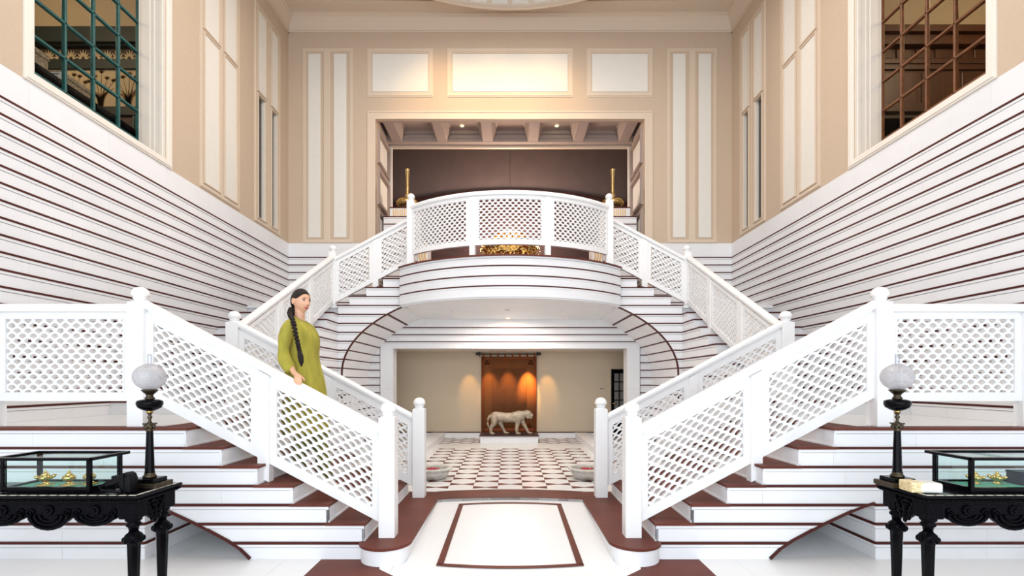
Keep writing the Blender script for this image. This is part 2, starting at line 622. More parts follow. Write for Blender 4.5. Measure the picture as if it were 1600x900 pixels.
# ------------------------------------------------------------------ side walls, their windows and panels
def frame_rect(name, parent, m, axis, plane, nrm, a0, a1, z0, z1, w, d, step=True):
    mb = MB()
    def B(aa, ab, za, zb, dd):
        p0, p1 = plane - nrm * 0.005, plane + nrm * dd
        if axis == 'x':
            mb.box(aa, ab, p0, p1, za, zb)
        else:
            mb.box(p0, p1, aa, ab, za, zb)
    def ring(i0, i1, dd):
        B(a0 + i0, a0 + i1, z0 + i0, z1 - i0, dd)
        B(a1 - i1, a1 - i0, z0 + i0, z1 - i0, dd)
        B(a0 + i1, a1 - i1, z0 + i0, z0 + i1, dd)
        B(a0 + i1, a1 - i1, z1 - i1, z1 - i0, dd)
    if step:
        ring(0, w * 0.22, d * 0.6)
        ring(w * 0.22, w * 0.75, d)
        ring(w * 0.75, w, d * 0.5)
    else:
        ring(0, w, d)
    return mb.build(name, m, parent)

WY0, WY1, WZ0, WZ1 = 4.81, 6.65, 4.56, 7.6
SLOTS = [(9.10, 9.36), (9.61, 9.83)]
for S, sn in ((-1, 'left'), (1, 'right')):
    mb = MB()
    xa, xb = S * HW, S * (HW + 0.36)
    cols = [(-2.6, WY0, None), (WY0, WY1, (WZ0, WZ1)), (WY1, 9.10, None), (9.10, 9.36, (4.61, 6.93)), (9.36, 9.61, None), (9.61, 9.83, (4.61, 6.93)), (9.83, 10.75, None)]
    for y0, y1, op in cols:
        if op is None:
            mb.box(xa, xb, y0, y1, ZT, CEIL + 0.3)
        else:
            mb.box(xa, xb, y0, y1, ZT, op[0])
            mb.box(xa, xb, y0, y1, op[1], CEIL + 0.3)
    wall = struct(mb.build('wall_' + sn, 'plaster'))
    MB().box(S * (HW + 0.012), S * (HW + 0.36), -2.6, 10.75, 0, ZT).build('cladding_backing', 'joint', wall)
    for k in range(19):
        zb = L1 + k * RS
        row(wall, 'y', S * HW, -S, 2.4, YB, zb, zb + RS, off=(0.475 if k % 2 else 0))
    row(wall, 'y', S * HW, -S, 2.4, YB, L1 + 19 * RS, ZT, off=0.475, stripe=False)
    piece('marble_slab', wall, 'marble', min(S * HW, S * (HW + .02)), max(S * HW, S * (HW + .02)), 2.4, YA, 0.0, L1)
    piece('marble_slab', wall, 'marble', min(S * HW, S * (HW + .02)), max(S * HW, S * (HW + .02)), -2.6, 2.4, 0.0, ZT)
    # twin panels
    for pair, (f0, f1), lows in (([(7.50, 7.87), (8.03, 8.36)], (7.39, 8.47), True), ([(9.10, 9.36), (9.61, 9.83)], (8.97, 9.97), False)):
        frame_rect('panel_moulding', wall, 'moulding', 'y', S * HW, -S, f0, f1, 4.50, 8.62, 0.07, 0.022)
        mid = (pair[0][1] + pair[1][0]) / 2
        p0, p1 = S * HW, S * (HW - 0.016)
        MB().box(p0, p1, mid - 0.03, mid + 0.03, 4.55, 8.56).build('panel_moulding', 'moulding', wall)
        for (a, b) in pair:
            frame_rect('panel_moulding', wall, 'moulding', 'y', S * HW, -S, a - 0.035, b + 0.035, 6.97, 8.55, 0.035, 0.028)
            frame_rect('panel_moulding', wall, 'moulding', 'y', S * HW, -S, a - 0.035, b + 0.035, 4.575, 6.95, 0.035, 0.028)
            piece('wall_panel', wall, 'panel', min(S * (HW + .01), S * (HW - .006)), max(S * (HW + .01), S * (HW - .006)), a, b, 7.0, 8.52)
            if lows:
                piece('wall_panel', wall, 'panel', min(S * (HW + .01), S * (HW - .006)), max(S * (HW + .01), S * (HW - .006)), a, b, 4.61, 6.92)
    # slot windows: grey glazing set deep, white inner jamb
    for i, (a, b) in enumerate(SLOTS):
        w = struct(MB().box(S * (HW + 0.06), S * (HW + 0.08), a, b, 4.61, 6.93).build('window_%d' % ((3 if S < 0 else 5) + i), 'greyglass'))
        MB().box(S * (HW + 0.0), S * (HW + 0.06), b - 0.012, b + 0.001, 4.61, 6.93).build('window_jamb', 'winwhite', w)
        MB().box(S * (HW + 0.0), S * (HW + 0.06), a, b, 4.60, 4.618).build('window_sill', 'winwhite', w)
    # large gridded window
    wn = 'teal' if S < 0 else 'cedar'
    win = struct(frame_rect('window_%d' % (1 if S < 0 else 2), None, 'winwhite', 'y', S * HW, -S, WY0 - 0.10, WY1 + 0.12, ZT + 0.005, WZ1 + 0.1, 0.10, 0.03))
    mb = MB()
    mb.box(S * HW, S * (HW + 0.36), WY1 - 0.016, WY1 + 0.002, WZ0, WZ1)
    for (o0, o1, d) in ((0.02, 0.06, 0.012), (0.13, 0.155, 0.010), (0.19, 0.30, 0.016)):
        mb.box(S * (HW + o0), S * (HW + o1), WY1 - 0.016 - d, WY1 - 0.01, WZ0, WZ1)
    mb.build('window_jamb', 'winwhite', win)
    MB().box(S * HW, S * (HW + 0.36), WY0 - 0.002, WY0 + 0.016, WZ0, WZ1).build('window_jamb', 'winwhite', win)
    MB().box(S * HW, S * (HW + 0.36), WY0, WY1, WZ0 - 0.002, WZ0 + 0.012).build('window_sill', 'winwhite', win)
    gx = HW + 0.37
    vs = [WY0 - 0.02, 5.17, 5.55, 5.93, 6.31, 6.66]
    hs = [4.58, 4.82, 5.22, 5.62, 6.03, 6.44, 6.84, 7.25, 7.6]
    for i, y in enumerate(vs):
        w = 0.015 if 0 < i < len(vs) - 1 else 0.03
        MB().box(S * (gx - 0.022), S * (gx + 0.022), y - w, y + w, 4.5, 7.65).build('mullion', wn, win, bevel=0.006)
    for z in hs[1:]:
        MB().box(S * (gx - 0.022), S * (gx + 0.022), vs[0], vs[-1], z - 0.014, z + 0.014).build('glazing_bar', wn, win, bevel=0.004)
    for i in range(len(vs) - 1):
        for j in range(len(hs) - 1):
            piece('pane', win, 'winglass', S * gx - .003, S * gx + .003, vs[i] + .01, vs[i + 1] - .01, hs[j], hs[j + 1])

# ------------------------------------------------------------------ back wall
mb = MB()
OX, OZ = 2.88, 7.12
for S in (-1, 1):
    mb.box(S * OX, S * (HW + 0.36), YB, YB + 0.4, ZT, CEIL + 0.3)
mb.box(-OX, OX, YB, YB + 0.06, OZ, CEIL + 0.3)
wb = struct(mb.build('wall_back', 'plaster'))
mb = MB()
for S in (-1, 1):
    mb.box(S * OX, S * (HW + 0.36), YB + 0.012, YB + 0.4, L2 - 0.1, ZT)
mb.build('cladding_backing', 'joint', wb)
for S in (-1, 1):
    a0, a1 = sorted((S * OX, S * HW))
    for k in range(11, 19):
        zb = L1 + k * RS
        row(wb, 'x', YB, -1, a0, a1, zb, zb + RS, off=(0.475 if k % 2 else 0))
    row(wb, 'x', YB, -1, a0, a1, L1 + 19 * RS, ZT, off=0.475, stripe=False)
def bx(px):
    return (px - 797) * YB / 755
def bz(py):
    return EYE + (596 - py) * YB / 755
for (p0, p1) in ((574, 677), (699, 895), (917, 1020)):
    frame_rect('panel_moulding', wb, 'moulding', 'x', YB, -1, bx(p0), bx(p1), bz(152), bz(76), 0.10, 0.022)
    piece('wall_panel', wb, 'panel', bx(p0) + 0.11, bx(p1) - 0.11, YB - 0.008, YB + 0.01, bz(143.5), bz(84.5))
for (f0, f1, ps) in ((473, 552, ((482, 501), (522, 541.5))), (1042, 1120, ((1051.5, 1071), (1091.5, 1111)))):
    frame_rect('panel_moulding', wb, 'moulding', 'x', YB, -1, bx(f0), bx(f1), bz(380), bz(76), 0.075, 0.022)
    m0 = (bx(ps[0][1]) + bx(ps[1][0])) / 2
    MB().box(m0 - 0.07, m0 + 0.07, YB - 0.014, YB + 0.005, bz(379), bz(77)).build('panel_moulding', 'moulding', wb)
    for a, b in ps:
        piece('wall_panel', wb, 'panel', bx(a), bx(b), YB - 0.010, YB + 0.01, bz(371), bz(84.5))
# architrave of the upper opening
mb = MB()
for (i0, i1, d) in ((0.0, 0.05, 0.03), (0.05, 0.14, 0.018), (0.14, 0.17, 0.03)):
    for S in (-1, 1):
        mb.box(S * (OX + i0), S * (OX + i1), YB - d, YB + 0.01, LB, OZ + i1)
    mb.box(-OX - i0, OX + i0, YB - d, YB + 0.01, OZ + i0, OZ + i1)
struct(mb.build('trim_1', 'moulding'))

# cornice and ceiling
prof = [(0.0, 8.97), (0.03, 8.97), (0.035, 9.0), (0.02, 9.02), (0.05, 9.08), (0.10, 9.17), (0.14, 9.21), (0.145, 9.25), (0.17, 9.26), (0.17, 9.31), (0.0, 9.31)]
struct(MB().prism([(YB - a, b) for a, b in prof], 'x', -HW, HW).build('trim_2', 'moulding'))
for S, n in ((-1, 3), (1, 4)):
    struct(MB().prism([(S * (HW - a), b) for a, b in prof], 'y', -2.6, YB).build('trim_%d' % n, 'moulding'))
cl = struct(MB().box(-HW - 0.36, HW + 0.36, -2.6, 10.75, 9.46, 9.6).build('ceiling', 'ceil'))
mb = MB()
mb.box(-HW, HW, YB - 0.45, YB, 9.3, 9.47)
mb.box(-HW, -HW + 0.45, -2.6, YB - 0.45, 9.3, 9.47)
mb.box(HW - 0.45, HW, -2.6, YB - 0.45, 9.3, 9.47)
mb.build('ceiling_border', 'moulding', cl)
RC = (0, 5.32, 0)
mb = MB()
pr = [(4.22, 9.47), (4.27, 9.36), (4.30, 9.35), (4.44, 9.09), (4.44, 9.06), (4.48, 9.04), (4.52, 9.06), (4.52, 9.47)]
n = 96
v, f = [], []
for r, z in pr:
    for i in range(n):
        a = 2 * PI * i / n
        v.append((RC[0] + r * math.sin(a) * 1.0, RC[1] + r * math.cos(a), z))
for k in range(len(pr) - 1):
    for i in range(n):
        j = (i + 1) % n
        f.append((k * n + i, k * n + j, (k + 1) * n + j, (k + 1) * n + i))
mb.add(v, f, False)
ring = mb.build('ceiling_ring', 'moulding', cl)
NP = 66
pm = None
for i in range(NP):
    a = 2 * PI * (i + 0.5) / NP
    if pm is None:
        q = MB()
        def pt(t, s, d):
            r = 4.315 + (4.425 - 4.315) * s + d
            z = 9.33 + (9.115 - 9.33) * s
            return (r * math.sin(t), r * math.cos(t), z)
        h = 2 * PI / NP * 0.40
        vv = [pt(-h, 0, .0), pt(h, 0, 0), pt(h, 1, 0), pt(-h, 1, 0), pt(-h * .94, .06, -.025), pt(h * .94, .06, -.025), pt(h * .94, .94, -.025), pt(-h * .94, .94, -.025)]
        q.add(vv, [(0, 1, 5, 4), (1, 2, 6, 5), (2, 3, 7, 6), (3, 0, 4, 7), (4, 5, 6, 7)])
        pm = q.build('ring_panel', 'panel', cl)
        pm.location = (RC[0], RC[1], 0)
        pm.rotation_euler = (0, 0, a)
    else:
        o = clone(pm, cl, (RC[0], RC[1], 0))
        o.rotation_euler = (0, 0, a)
# warm uplighter glow on the back wall comes from two ceiling spots
for x in (-1.5, -0.4, 0.7):
    lamp('ceiling_wall_spot', 'SPOT', (x, 8.6, 9.25), 105, (1.0, 0.62, 0.26), 0.3, (math.radians(38), 0, 0), spot=math.radians(66), blend=1.0)

# ------------------------------------------------------------------ rooms behind the side windows
def leaf(mb, base, tip, w, bend, y, n=6):
    bx_, bz_ = base
    tx, tz = tip
    dx, dz = tx - bx_, tz - bz_
    L = math.hypot(dx, dz)
    nx, nz = -dz / L, dx / L
    l, r = [], []
    for i in range(n + 1):
        t = i / n
        cx = bx_ + dx * t + nx * bend * math.sin(PI * t)
        cz = bz_ + dz * t + nz * bend * math.sin(PI * t)
        ww = w * math.sin(PI * (0.12 + 0.88 * t)) * (1 - 0.15 * t)
        l.append((cx + nx * ww, cz + nz * ww))
        r.append((cx - nx * ww, cz - nz * ww))
    mb.prism(l + list(reversed(r)), 'y', y - 0.004, y + 0.002)
def plant(name, parent, m, cx, z0, h, y, seed, big=True):
    rnd = random.Random(seed)
    mb = MB()
    if big:
        for k in range(7):
            a = (k - 3) / 3.0
            leaf(mb, (cx + a * 0.04, z0), (cx + a * h * 0.36, z0 + h * (0.42 + 0.12 * rnd.random())), h * 0.040, h * 0.13 * a, y)
        for k in range(5):
            a = (k - 2) / 2.0
            tx, tz = cx + a * h * 0.33 + 0.02 * rnd.random(), z0 + h * (0.95 - 0.22 * abs(a) - 0.1 * rnd.random())
            leaf(mb, (cx, z0 + 0.02), (tx, tz), h * 0.008, h * 0.05 * a, y)
            for q in range(5):
                b = (q - 2) / 2.0 * 0.9
                leaf(mb, (tx, tz), (tx + math.sin(b) * h * 0.10, tz + math.cos(b) * h * 0.10), h * 0.022, 0, y, 4)
    else:
        for k in range(7):
            b = (k - 3) / 3.0 * 1.25
            leaf(mb, (cx, z0), (cx + math.sin(b) * h * 0.75, z0 + math.cos(b) * h), h * 0.09, 0.0, y, 4)
    return mb.build(name, m, parent)
RY = 8.0
for S, sn in ((-1, 'left'), (1, 'right')):
    x0, x1 = S * (HW + 0.42), S * 10.0
    teal = S < 0
    mb = MB()
    mb.box(x0, x1, RY, RY + 0.1, 4.0, 8.3)
    rw = struct(mb.build('wall_%s_room_back' % sn, 'roomcream'))
    struct(MB().box(S * 10.0, S * 10.1, 2.4, RY + .1, 4.0, 8.3).build('wall_%s_room_side' % sn, 'roomcream'))
    struct(MB().box(x0, x1, 2.3, 2.4, 4.0, 8.3).build('wall_%s_room_front' % sn, 'roomcream'))
    struct(MB().box(x0, S * 10.1, 2.3, RY + .1, 3.9, 4.0).build('floor_%s_room' % sn, 'mahog'))
    rc = struct(MB().box(x0, S * 10.1, 2.3, RY + .1, 7.98, 8.1).build('ceiling_%s_room' % sn, 'roomcream'))
    q = MB()
    for rr, tt in ((1.15, 0.035), (0.95, 0.025), (0.8, 0.02)):
        n = 40
        vv, ff = [], []
        for i in range(n):
            a = 2 * PI * i / n
            for b in range(6):
                c = 2 * PI * b / 6
                vv.append((S * 7.15 + (rr + tt * math.cos(c)) * math.cos(a), 6.75 + (rr + tt * math.cos(c)) * math.sin(a), 7.97 + tt * math.sin(c)))
        for i in range(n):
            for b in range(6):
                ff.append((i * 6 + b, ((i + 1) % n) * 6 + b, ((i + 1) % n) * 6 + (b + 1) % 6, i * 6 + (b + 1) % 6))
        q.add(vv, ff, True)
    q.build('ceiling_medallion', 'panel', rc)
    def zz(py):
        return EYE + (596 - py) * RY / 755
    def band_(name, m, ya, yb, d):
        return piece(name, rw, m, min(x0, x1), max(x0, x1), RY - d, RY + 0.01, zz(yb), zz(ya))
    if teal:
        band_('wooden_cornice', 'teald', 52, 75, 0.16)
        band_('wooden_cornice', 'teald', 62, 77, 0.10)
        band_('painted_frieze', 'darkbrown', 77, 97, 0.02)
        band_('wooden_rail', 'teald', 96, 110, 0.06)
        band_('painted_panel', 'motifl', 110, 171, 0.015)
        band_('wooden_rail', 'teald', 170, 183, 0.07)
        band_('wooden_dado', 'mahog', 183, 300, 0.03)
        for i, px in enumerate((62, 78, 96, 113, 132, 152, 170, 186, 204, 220)):
            plant('painted_plant', rw, 'motifl', (px - 797) * RY / 755, zz(95), 0.165, RY - 0.022, i, False)
        for i, px in enumerate((72, 116, 159, 202)):
            plant('painted_plant', rw, 'motif', (px - 797) * RY / 755, zz(169), 0.60, RY - 0.017, 40 + i, True)
        for k in range(3):
            piece('door_casing', rw, 'teal', (213 + k * 4 - 797) * RY / 755, (215.5 + k * 4 - 797) * RY / 755, RY - 0.08, RY, 4.3, zz(185))
    else:
        band_('wooden_cornice', 'cedard', 52, 62, 0.20)
        band_('wooden_cornice', 'cedard', 60, 77, 0.13)
        band_('wood_panelling', 'cedard', 77, 171, 0.015)
        band_('wooden_rail', 'cedard', 96, 103, 0.07)
        band_('wooden_rail', 'cedard', 103, 111, 0.05)
        band_('mantel_shelf', 'cedard', 167, 180, 0.12)
        band_('marble_slip', 'bronze', 185, 187, 0.04)
        band_('black_surround', 'black', 187, 300, 0.035)
        for k in range(8):
            a = (1365 + k * 30.2 - 797) * RY / 755
            MB().box(a + 0.03, a + 0.29, RY - 0.04, RY - 0.01, zz(94), zz(79)).build('wood_panel', 'cedard', rw, bevel=0.012)
        for k in range(3):
            a = (1372 + k * 62 - 797) * RY / 755
            MB().box(a + 0.04, a + 0.62, RY - 0.035, RY - 0.01, zz(163), zz(115)).build('wood_panel', 'cedard', rw, bevel=0.012)
    lamp('side_room_fill', 'POINT', (S * 7.4, 5.6, 7.5), 50, (1.0, 0.78, 0.5), 0.2)  # unseen point light added to make the side room visible

# things behind the left window
t = thing('sideboard', (-5.6, 6.0, 4.0), 'long black lacquered sideboard standing inside the teal framed window', 'sideboard')
MB().box(-5.85, -5.32, 4.3, 7.75, 4.0, 5.0).build('body', 'black', t, bevel=0.01)
MB().box(-5.90, -5.27, 4.25, 7.8, 5.0, 5.06).build('top', 'black', t, bevel=0.012)
def basket(x0, x1, y0, y1, h, label):
    b = thing('woven_box', ((x0 + x1) / 2, (y0 + y1) / 2, 5.06), label, 'box', 'woven boxes behind the teal window')
    MB().box(x0, x1, y0, y1, 5.06, 5.06 + h * 0.8).build('body', 'wicker', b, bevel=0.01)
    MB().box(x0 - .012, x1 + .012, y0 - .012, y1 + .012, 5.06 + h * 0.8, 5.06 + h).build('lid', 'wicker', b, bevel=0.015)
basket(-5.80, -5.55, 5.98, 6.42, 0.30, 'longer woven cane box on the sideboard, beside the white card')
basket(-5.78, -5.52, 5.40, 5.78, 0.34, 'woven cane box at the left edge of the teal window')
c = thing('notice_card', (-5.42, 5.78, 5.06), 'small white printed card propped up behind the teal window', 'card')
MB().box(-5.52, -5.33, 5.74, 5.755, 5.06, 5.19).build('card', 'paper', c)
for k, (a, b) in enumerate(((-5.50, -5.36), (-5.50, -5.38), (-5.48, -5.35))):
    piece('printed_line', c, 'navy', a, b, 5.737, 5.741, 5.16 - k * 0.03, 5.168 - k * 0.03)

# ------------------------------------------------------------------ rear hall under the balcony
OW, OT = 2.50, 2.215
mb = MB()
for S in (-1, 1):
    mb.box(S * (OW + .012), S * 3.4, YB + 0.012, YB + 0.29, 0, 2.9)
mb.box(-OW - .012, OW + .012, YB + 0.012, YB + 0.10, OT + .012, 2.9)
wl = struct(mb.build('wall_hall_front', 'joint'))
lv = [OT + 0.03, 2.37, 2.52, 2.671, 2.86]
for i in range(4):
    za, zb = lv[i], lv[i + 1]
    if i < 3:
        row(wl, 'x', YB, -1, -2.78 if i < 1 else -3.0, 2.78 if i < 1 else 3.0, za, zb, L=1.1, off=(0.5 if i % 2 else 0))
    else:
        row(wl, 'x', YB, -1, -2.4, 2.4, za, zb, L=1.1, off=0.5, stripe=False)
for S in (-1, 1):
    a0, a1 = sorted((S * 2.79, S * 3.05))
    for k in range(13):
        zb = Z0 + k * RS
        row(wl, 'x', YB, -1, a0, a1, zb, zb + RS)
    a0, a1 = sorted((S * 2.50, S * 2.77))
    piece('marble_slab', wl, 'marble', a0, a1, YB - 0.03, YB + 0.3, Z0, 1.35)
    piece('marble_slab', wl, 'marble', a0, a1, YB - 0.03, YB + 0.3, 1.352, OT)
piece('marble_slab', wl, 'marble', -2.77, -0.9, YB - 0.03, YB + 0.11, OT, OT + 0.03)
piece('marble_slab', wl, 'marble', -0.9, 1.1, YB - 0.03, YB + 0.11, OT, OT + 0.03)
piece('marble_slab', wl, 'marble', 1.1, 2.77, YB - 0.03, YB + 0.11, OT, OT + 0.03)
YH = 11.75
wh = struct(MB().box(-3.6, 3.6, YH, YH + 0.15, 0.1, 2.5).build('wall_hall_back', 'hallwall'))
for S, sn in ((-1, 'left'), (1, 'right')):
    struct(MB().box(S * 3.4, S * 3.55, YB, YH, 0.1, 2.5).build('wall_hall_' + sn, 'hallwall'))
struct(MB().box(-3.5, 3.5, YB + 0.105, YH, 2.228, 2.42).build('ceiling_hall', 'hallceil'))
bb = struct(MB().box(-3.4, 3.4, YH - 0.02, YH, Z0, 0.262).build('baseboard_hall', 'marble'))
MB().box(-3.4, 3.4, YH - 0.024, YH, 0.262, 0.285).build('stone_stripe', 'stripe', bb)
def hx(px, d=YH):
    return (px - 797) * d / 755
def hz(py, d=YH):
    return EYE + (596 - py) * d / 755
# door on the right
dr = struct(MB().box(hx(955), hx(955) + 0.62, YH - 0.03, YH, Z0, hz(577)).build('door_1', 'black'))
frame_rect('door_casing', dr, 'hallwall', 'x', YH, -1, hx(950), hx(955) + 0.70, Z0 - 0.1, hz(571), 0.075, 0.03)
for i in range(4):
    for j in range(5):
        a = hx(955) + 0.07 + i * 0.13
        z = hz(577) - 0.10 - j * 0.22
        piece('pane', dr, 'frost', a, a + 0.105, YH - 0.034, YH - 0.028, z - 0.195, z)
MB().tube([(hx(956.5), YH - 0.03, 0.98), (hx(956.5), YH - 0.08, 0.98), (hx(956.5) + 0.1, YH - 0.08, 0.98)], 0.012).build('door_handle', 'brass', dr)
s = thing('wall_sign', (hx(940), YH, hz(609)), 'small beige name plate on the hall wall left of the dark door', 'sign')
MB().box(hx(935.5), hx(944), YH - 0.015, YH, hz(611), hz(604)).build('plate', 'plaque', s, bevel=0.003)
piece('printed_line', s, 'mahog', hx(937), hx(943), YH - 0.0175, YH - 0.015, hz(608), hz(606.8))

# ------------------------------------------------------------------ loft behind the upper opening
YJ = 11.56
lf = struct(MB().box(-3.3, 3.3, YB, 14.4, LB - 0.25, LB).build('floor_loft', 'brown'))
for S, sn in ((-1, 'left'), (1, 'right')):
    w = struct(MB().box(S * OX, S * 3.4, YB + 0.4, YJ, LB, 7.5).build('wall_loft_' + sn, 'loft'))
    for (za, zb) in ((3.6, 5.25), (5.35, 6.15), (6.25, 7.0)):
        frame_rect('panel_moulding', w, 'loft', 'y', S * OX, -S, YB + 0.12, YJ - 0.12, za, zb, 0.09, 0.05)
        piece('wall_panel', w, 'panel', min(S * OX, S * (OX - .012)), max(S * OX, S * (OX - .012)), YB + 0.30, YJ - 0.28, za + 0.14, zb - 0.14)
    MB().box(S * (OX - 0.06), S * (OX + 0.02), YJ - 0.06, YJ + 0.05, LB, 7.1).build('door_casing', 'panel', w)
    struct(MB().box(S * 5.0, S * 5.1, YJ, 14.4, LB, 9).build('wall_loft_room_' + sn, 'loftwall'))
lc = struct(MB().box(-2.88, 2.88, YB + 0.06, YJ, 7.36, 7.5).build('ceiling_loft', 'loft'))
for px in (605, 681.5, 759, 836, 913, 990):
    x = (px - 797) * 10.4 / 755
    p = [(x - 0.23, 7.37), (x - 0.23, 7.335), (x - 0.20, 7.33), (x - 0.19, 7.28), (x - 0.15, 7.20), (x - 0.13, 7.15), (x - 0.11, 7.13), (x + 0.11, 7.13), (x + 0.13, 7.15), (x + 0.15, 7.20), (x + 0.19, 7.28), (x + 0.20, 7.33), (x + 0.23, 7.335), (x + 0.23, 7.37)]
    MB().prism(p, 'y', YB + 0.06, YJ - 0.1).build('ceiling_beam', 'loft', lc)
for (ya, yb) in ((YB + 0.055, YB + 0.13), (YJ - 0.24, YJ)):
    mb = MB().box(-OX, OX, ya, yb, 7.125, 7.37)
    mb.box(-OX, OX, ya, yb - (0 if yb < YJ else -.02), 7.31, 7.35)
    if yb == YJ:
        mb.box(-OX, OX, ya - 0.03, ya, 7.20, 7.24)
        mb.box(-OX, OX, ya - 0.055, ya, 7.29, 7.37)
    mb.build('ceiling_beam', 'loft', lc)
MB().box(-OX, OX, YJ - 0.05, YJ + 0.03, 7.08, 7.13).build('ceiling_beam', 'moulding', lc)
for px in (722, 870):
    x = (px - 797) * 11.05 / 755
    o = MB().lathe([(0.0, 0.0), (0.03, 0.0), (0.03, 0.02), (0.0, 0.02)], (x, 11.05, 7.345), 16).build('downlight', 'spotyellow')
    tag(o, 'small lit downlight in the %s part of the coffered loft ceiling' % ('left' if px < 797 else 'right'), 'downlight', 'loft downlights')
lw = struct(MB().box(-5.1, 5.1, 14.4, 14.5, LB, 9.2).build('wall_loft_back', 'loftwall'))
struct(MB().box(-5.1, 5.1, YJ, 14.5, 9.0, 9.2).build('ceiling_loft_room', 'loftwall'))
struct(MB().box(-5.1, 5.1, YJ, YJ + 0.02, 7.5, 9.2).build('wall_loft_header', 'loftwall'))
pl = [(-3.9, LB), (3.9, LB)]
for i in range(21):
    x = 3.9 - 7.8 * i / 20
    pl.append((x, 7.22 - 0.50 * (x / 3.9) ** 2))
MB().prism(pl, 'y', 14.33, 14.41).build('arched_wood_screen', 'mahog', lw)
lamp('loft_fill_light', 'POINT', (0.0, 13.2, 5.6), 215, (1.0, 0.80, 0.66), 0.5)  # unseen fill added to brighten the loft and its coffers
# ------------------------------------------------------------------ staircases
XA = [1.238 + 0.302 * i for i in range(6)]
YBS = [5.74 + 0.302 * i for i in range(11)]
XC = [2.89, 2.588, 2.286, 1.984]
YC = 8.70
XI = 3.10
ARCH = [(2.21, 0.0), (2.30, .087), (2.40, .153), (2.54, .228), (2.66, .29), (2.76, .337), (2.89, .397), (3.0, .44), (3.10, .472)]
def arch_x(z):
    for (xa, za), (xb, zb) in zip(ARCH, ARCH[1:]):
        if za <= z <= zb:
            return xa + (xb - xa) * (z - za) / (zb - za)
    return 3.10
EA, EB, EZ = 3.02, 1.54, 1.66
def ell_x(z):
    if z <= EZ:
        return EA
    return EA * math.sqrt(max(0.0, 1 - ((z - EZ) / EB) ** 2))

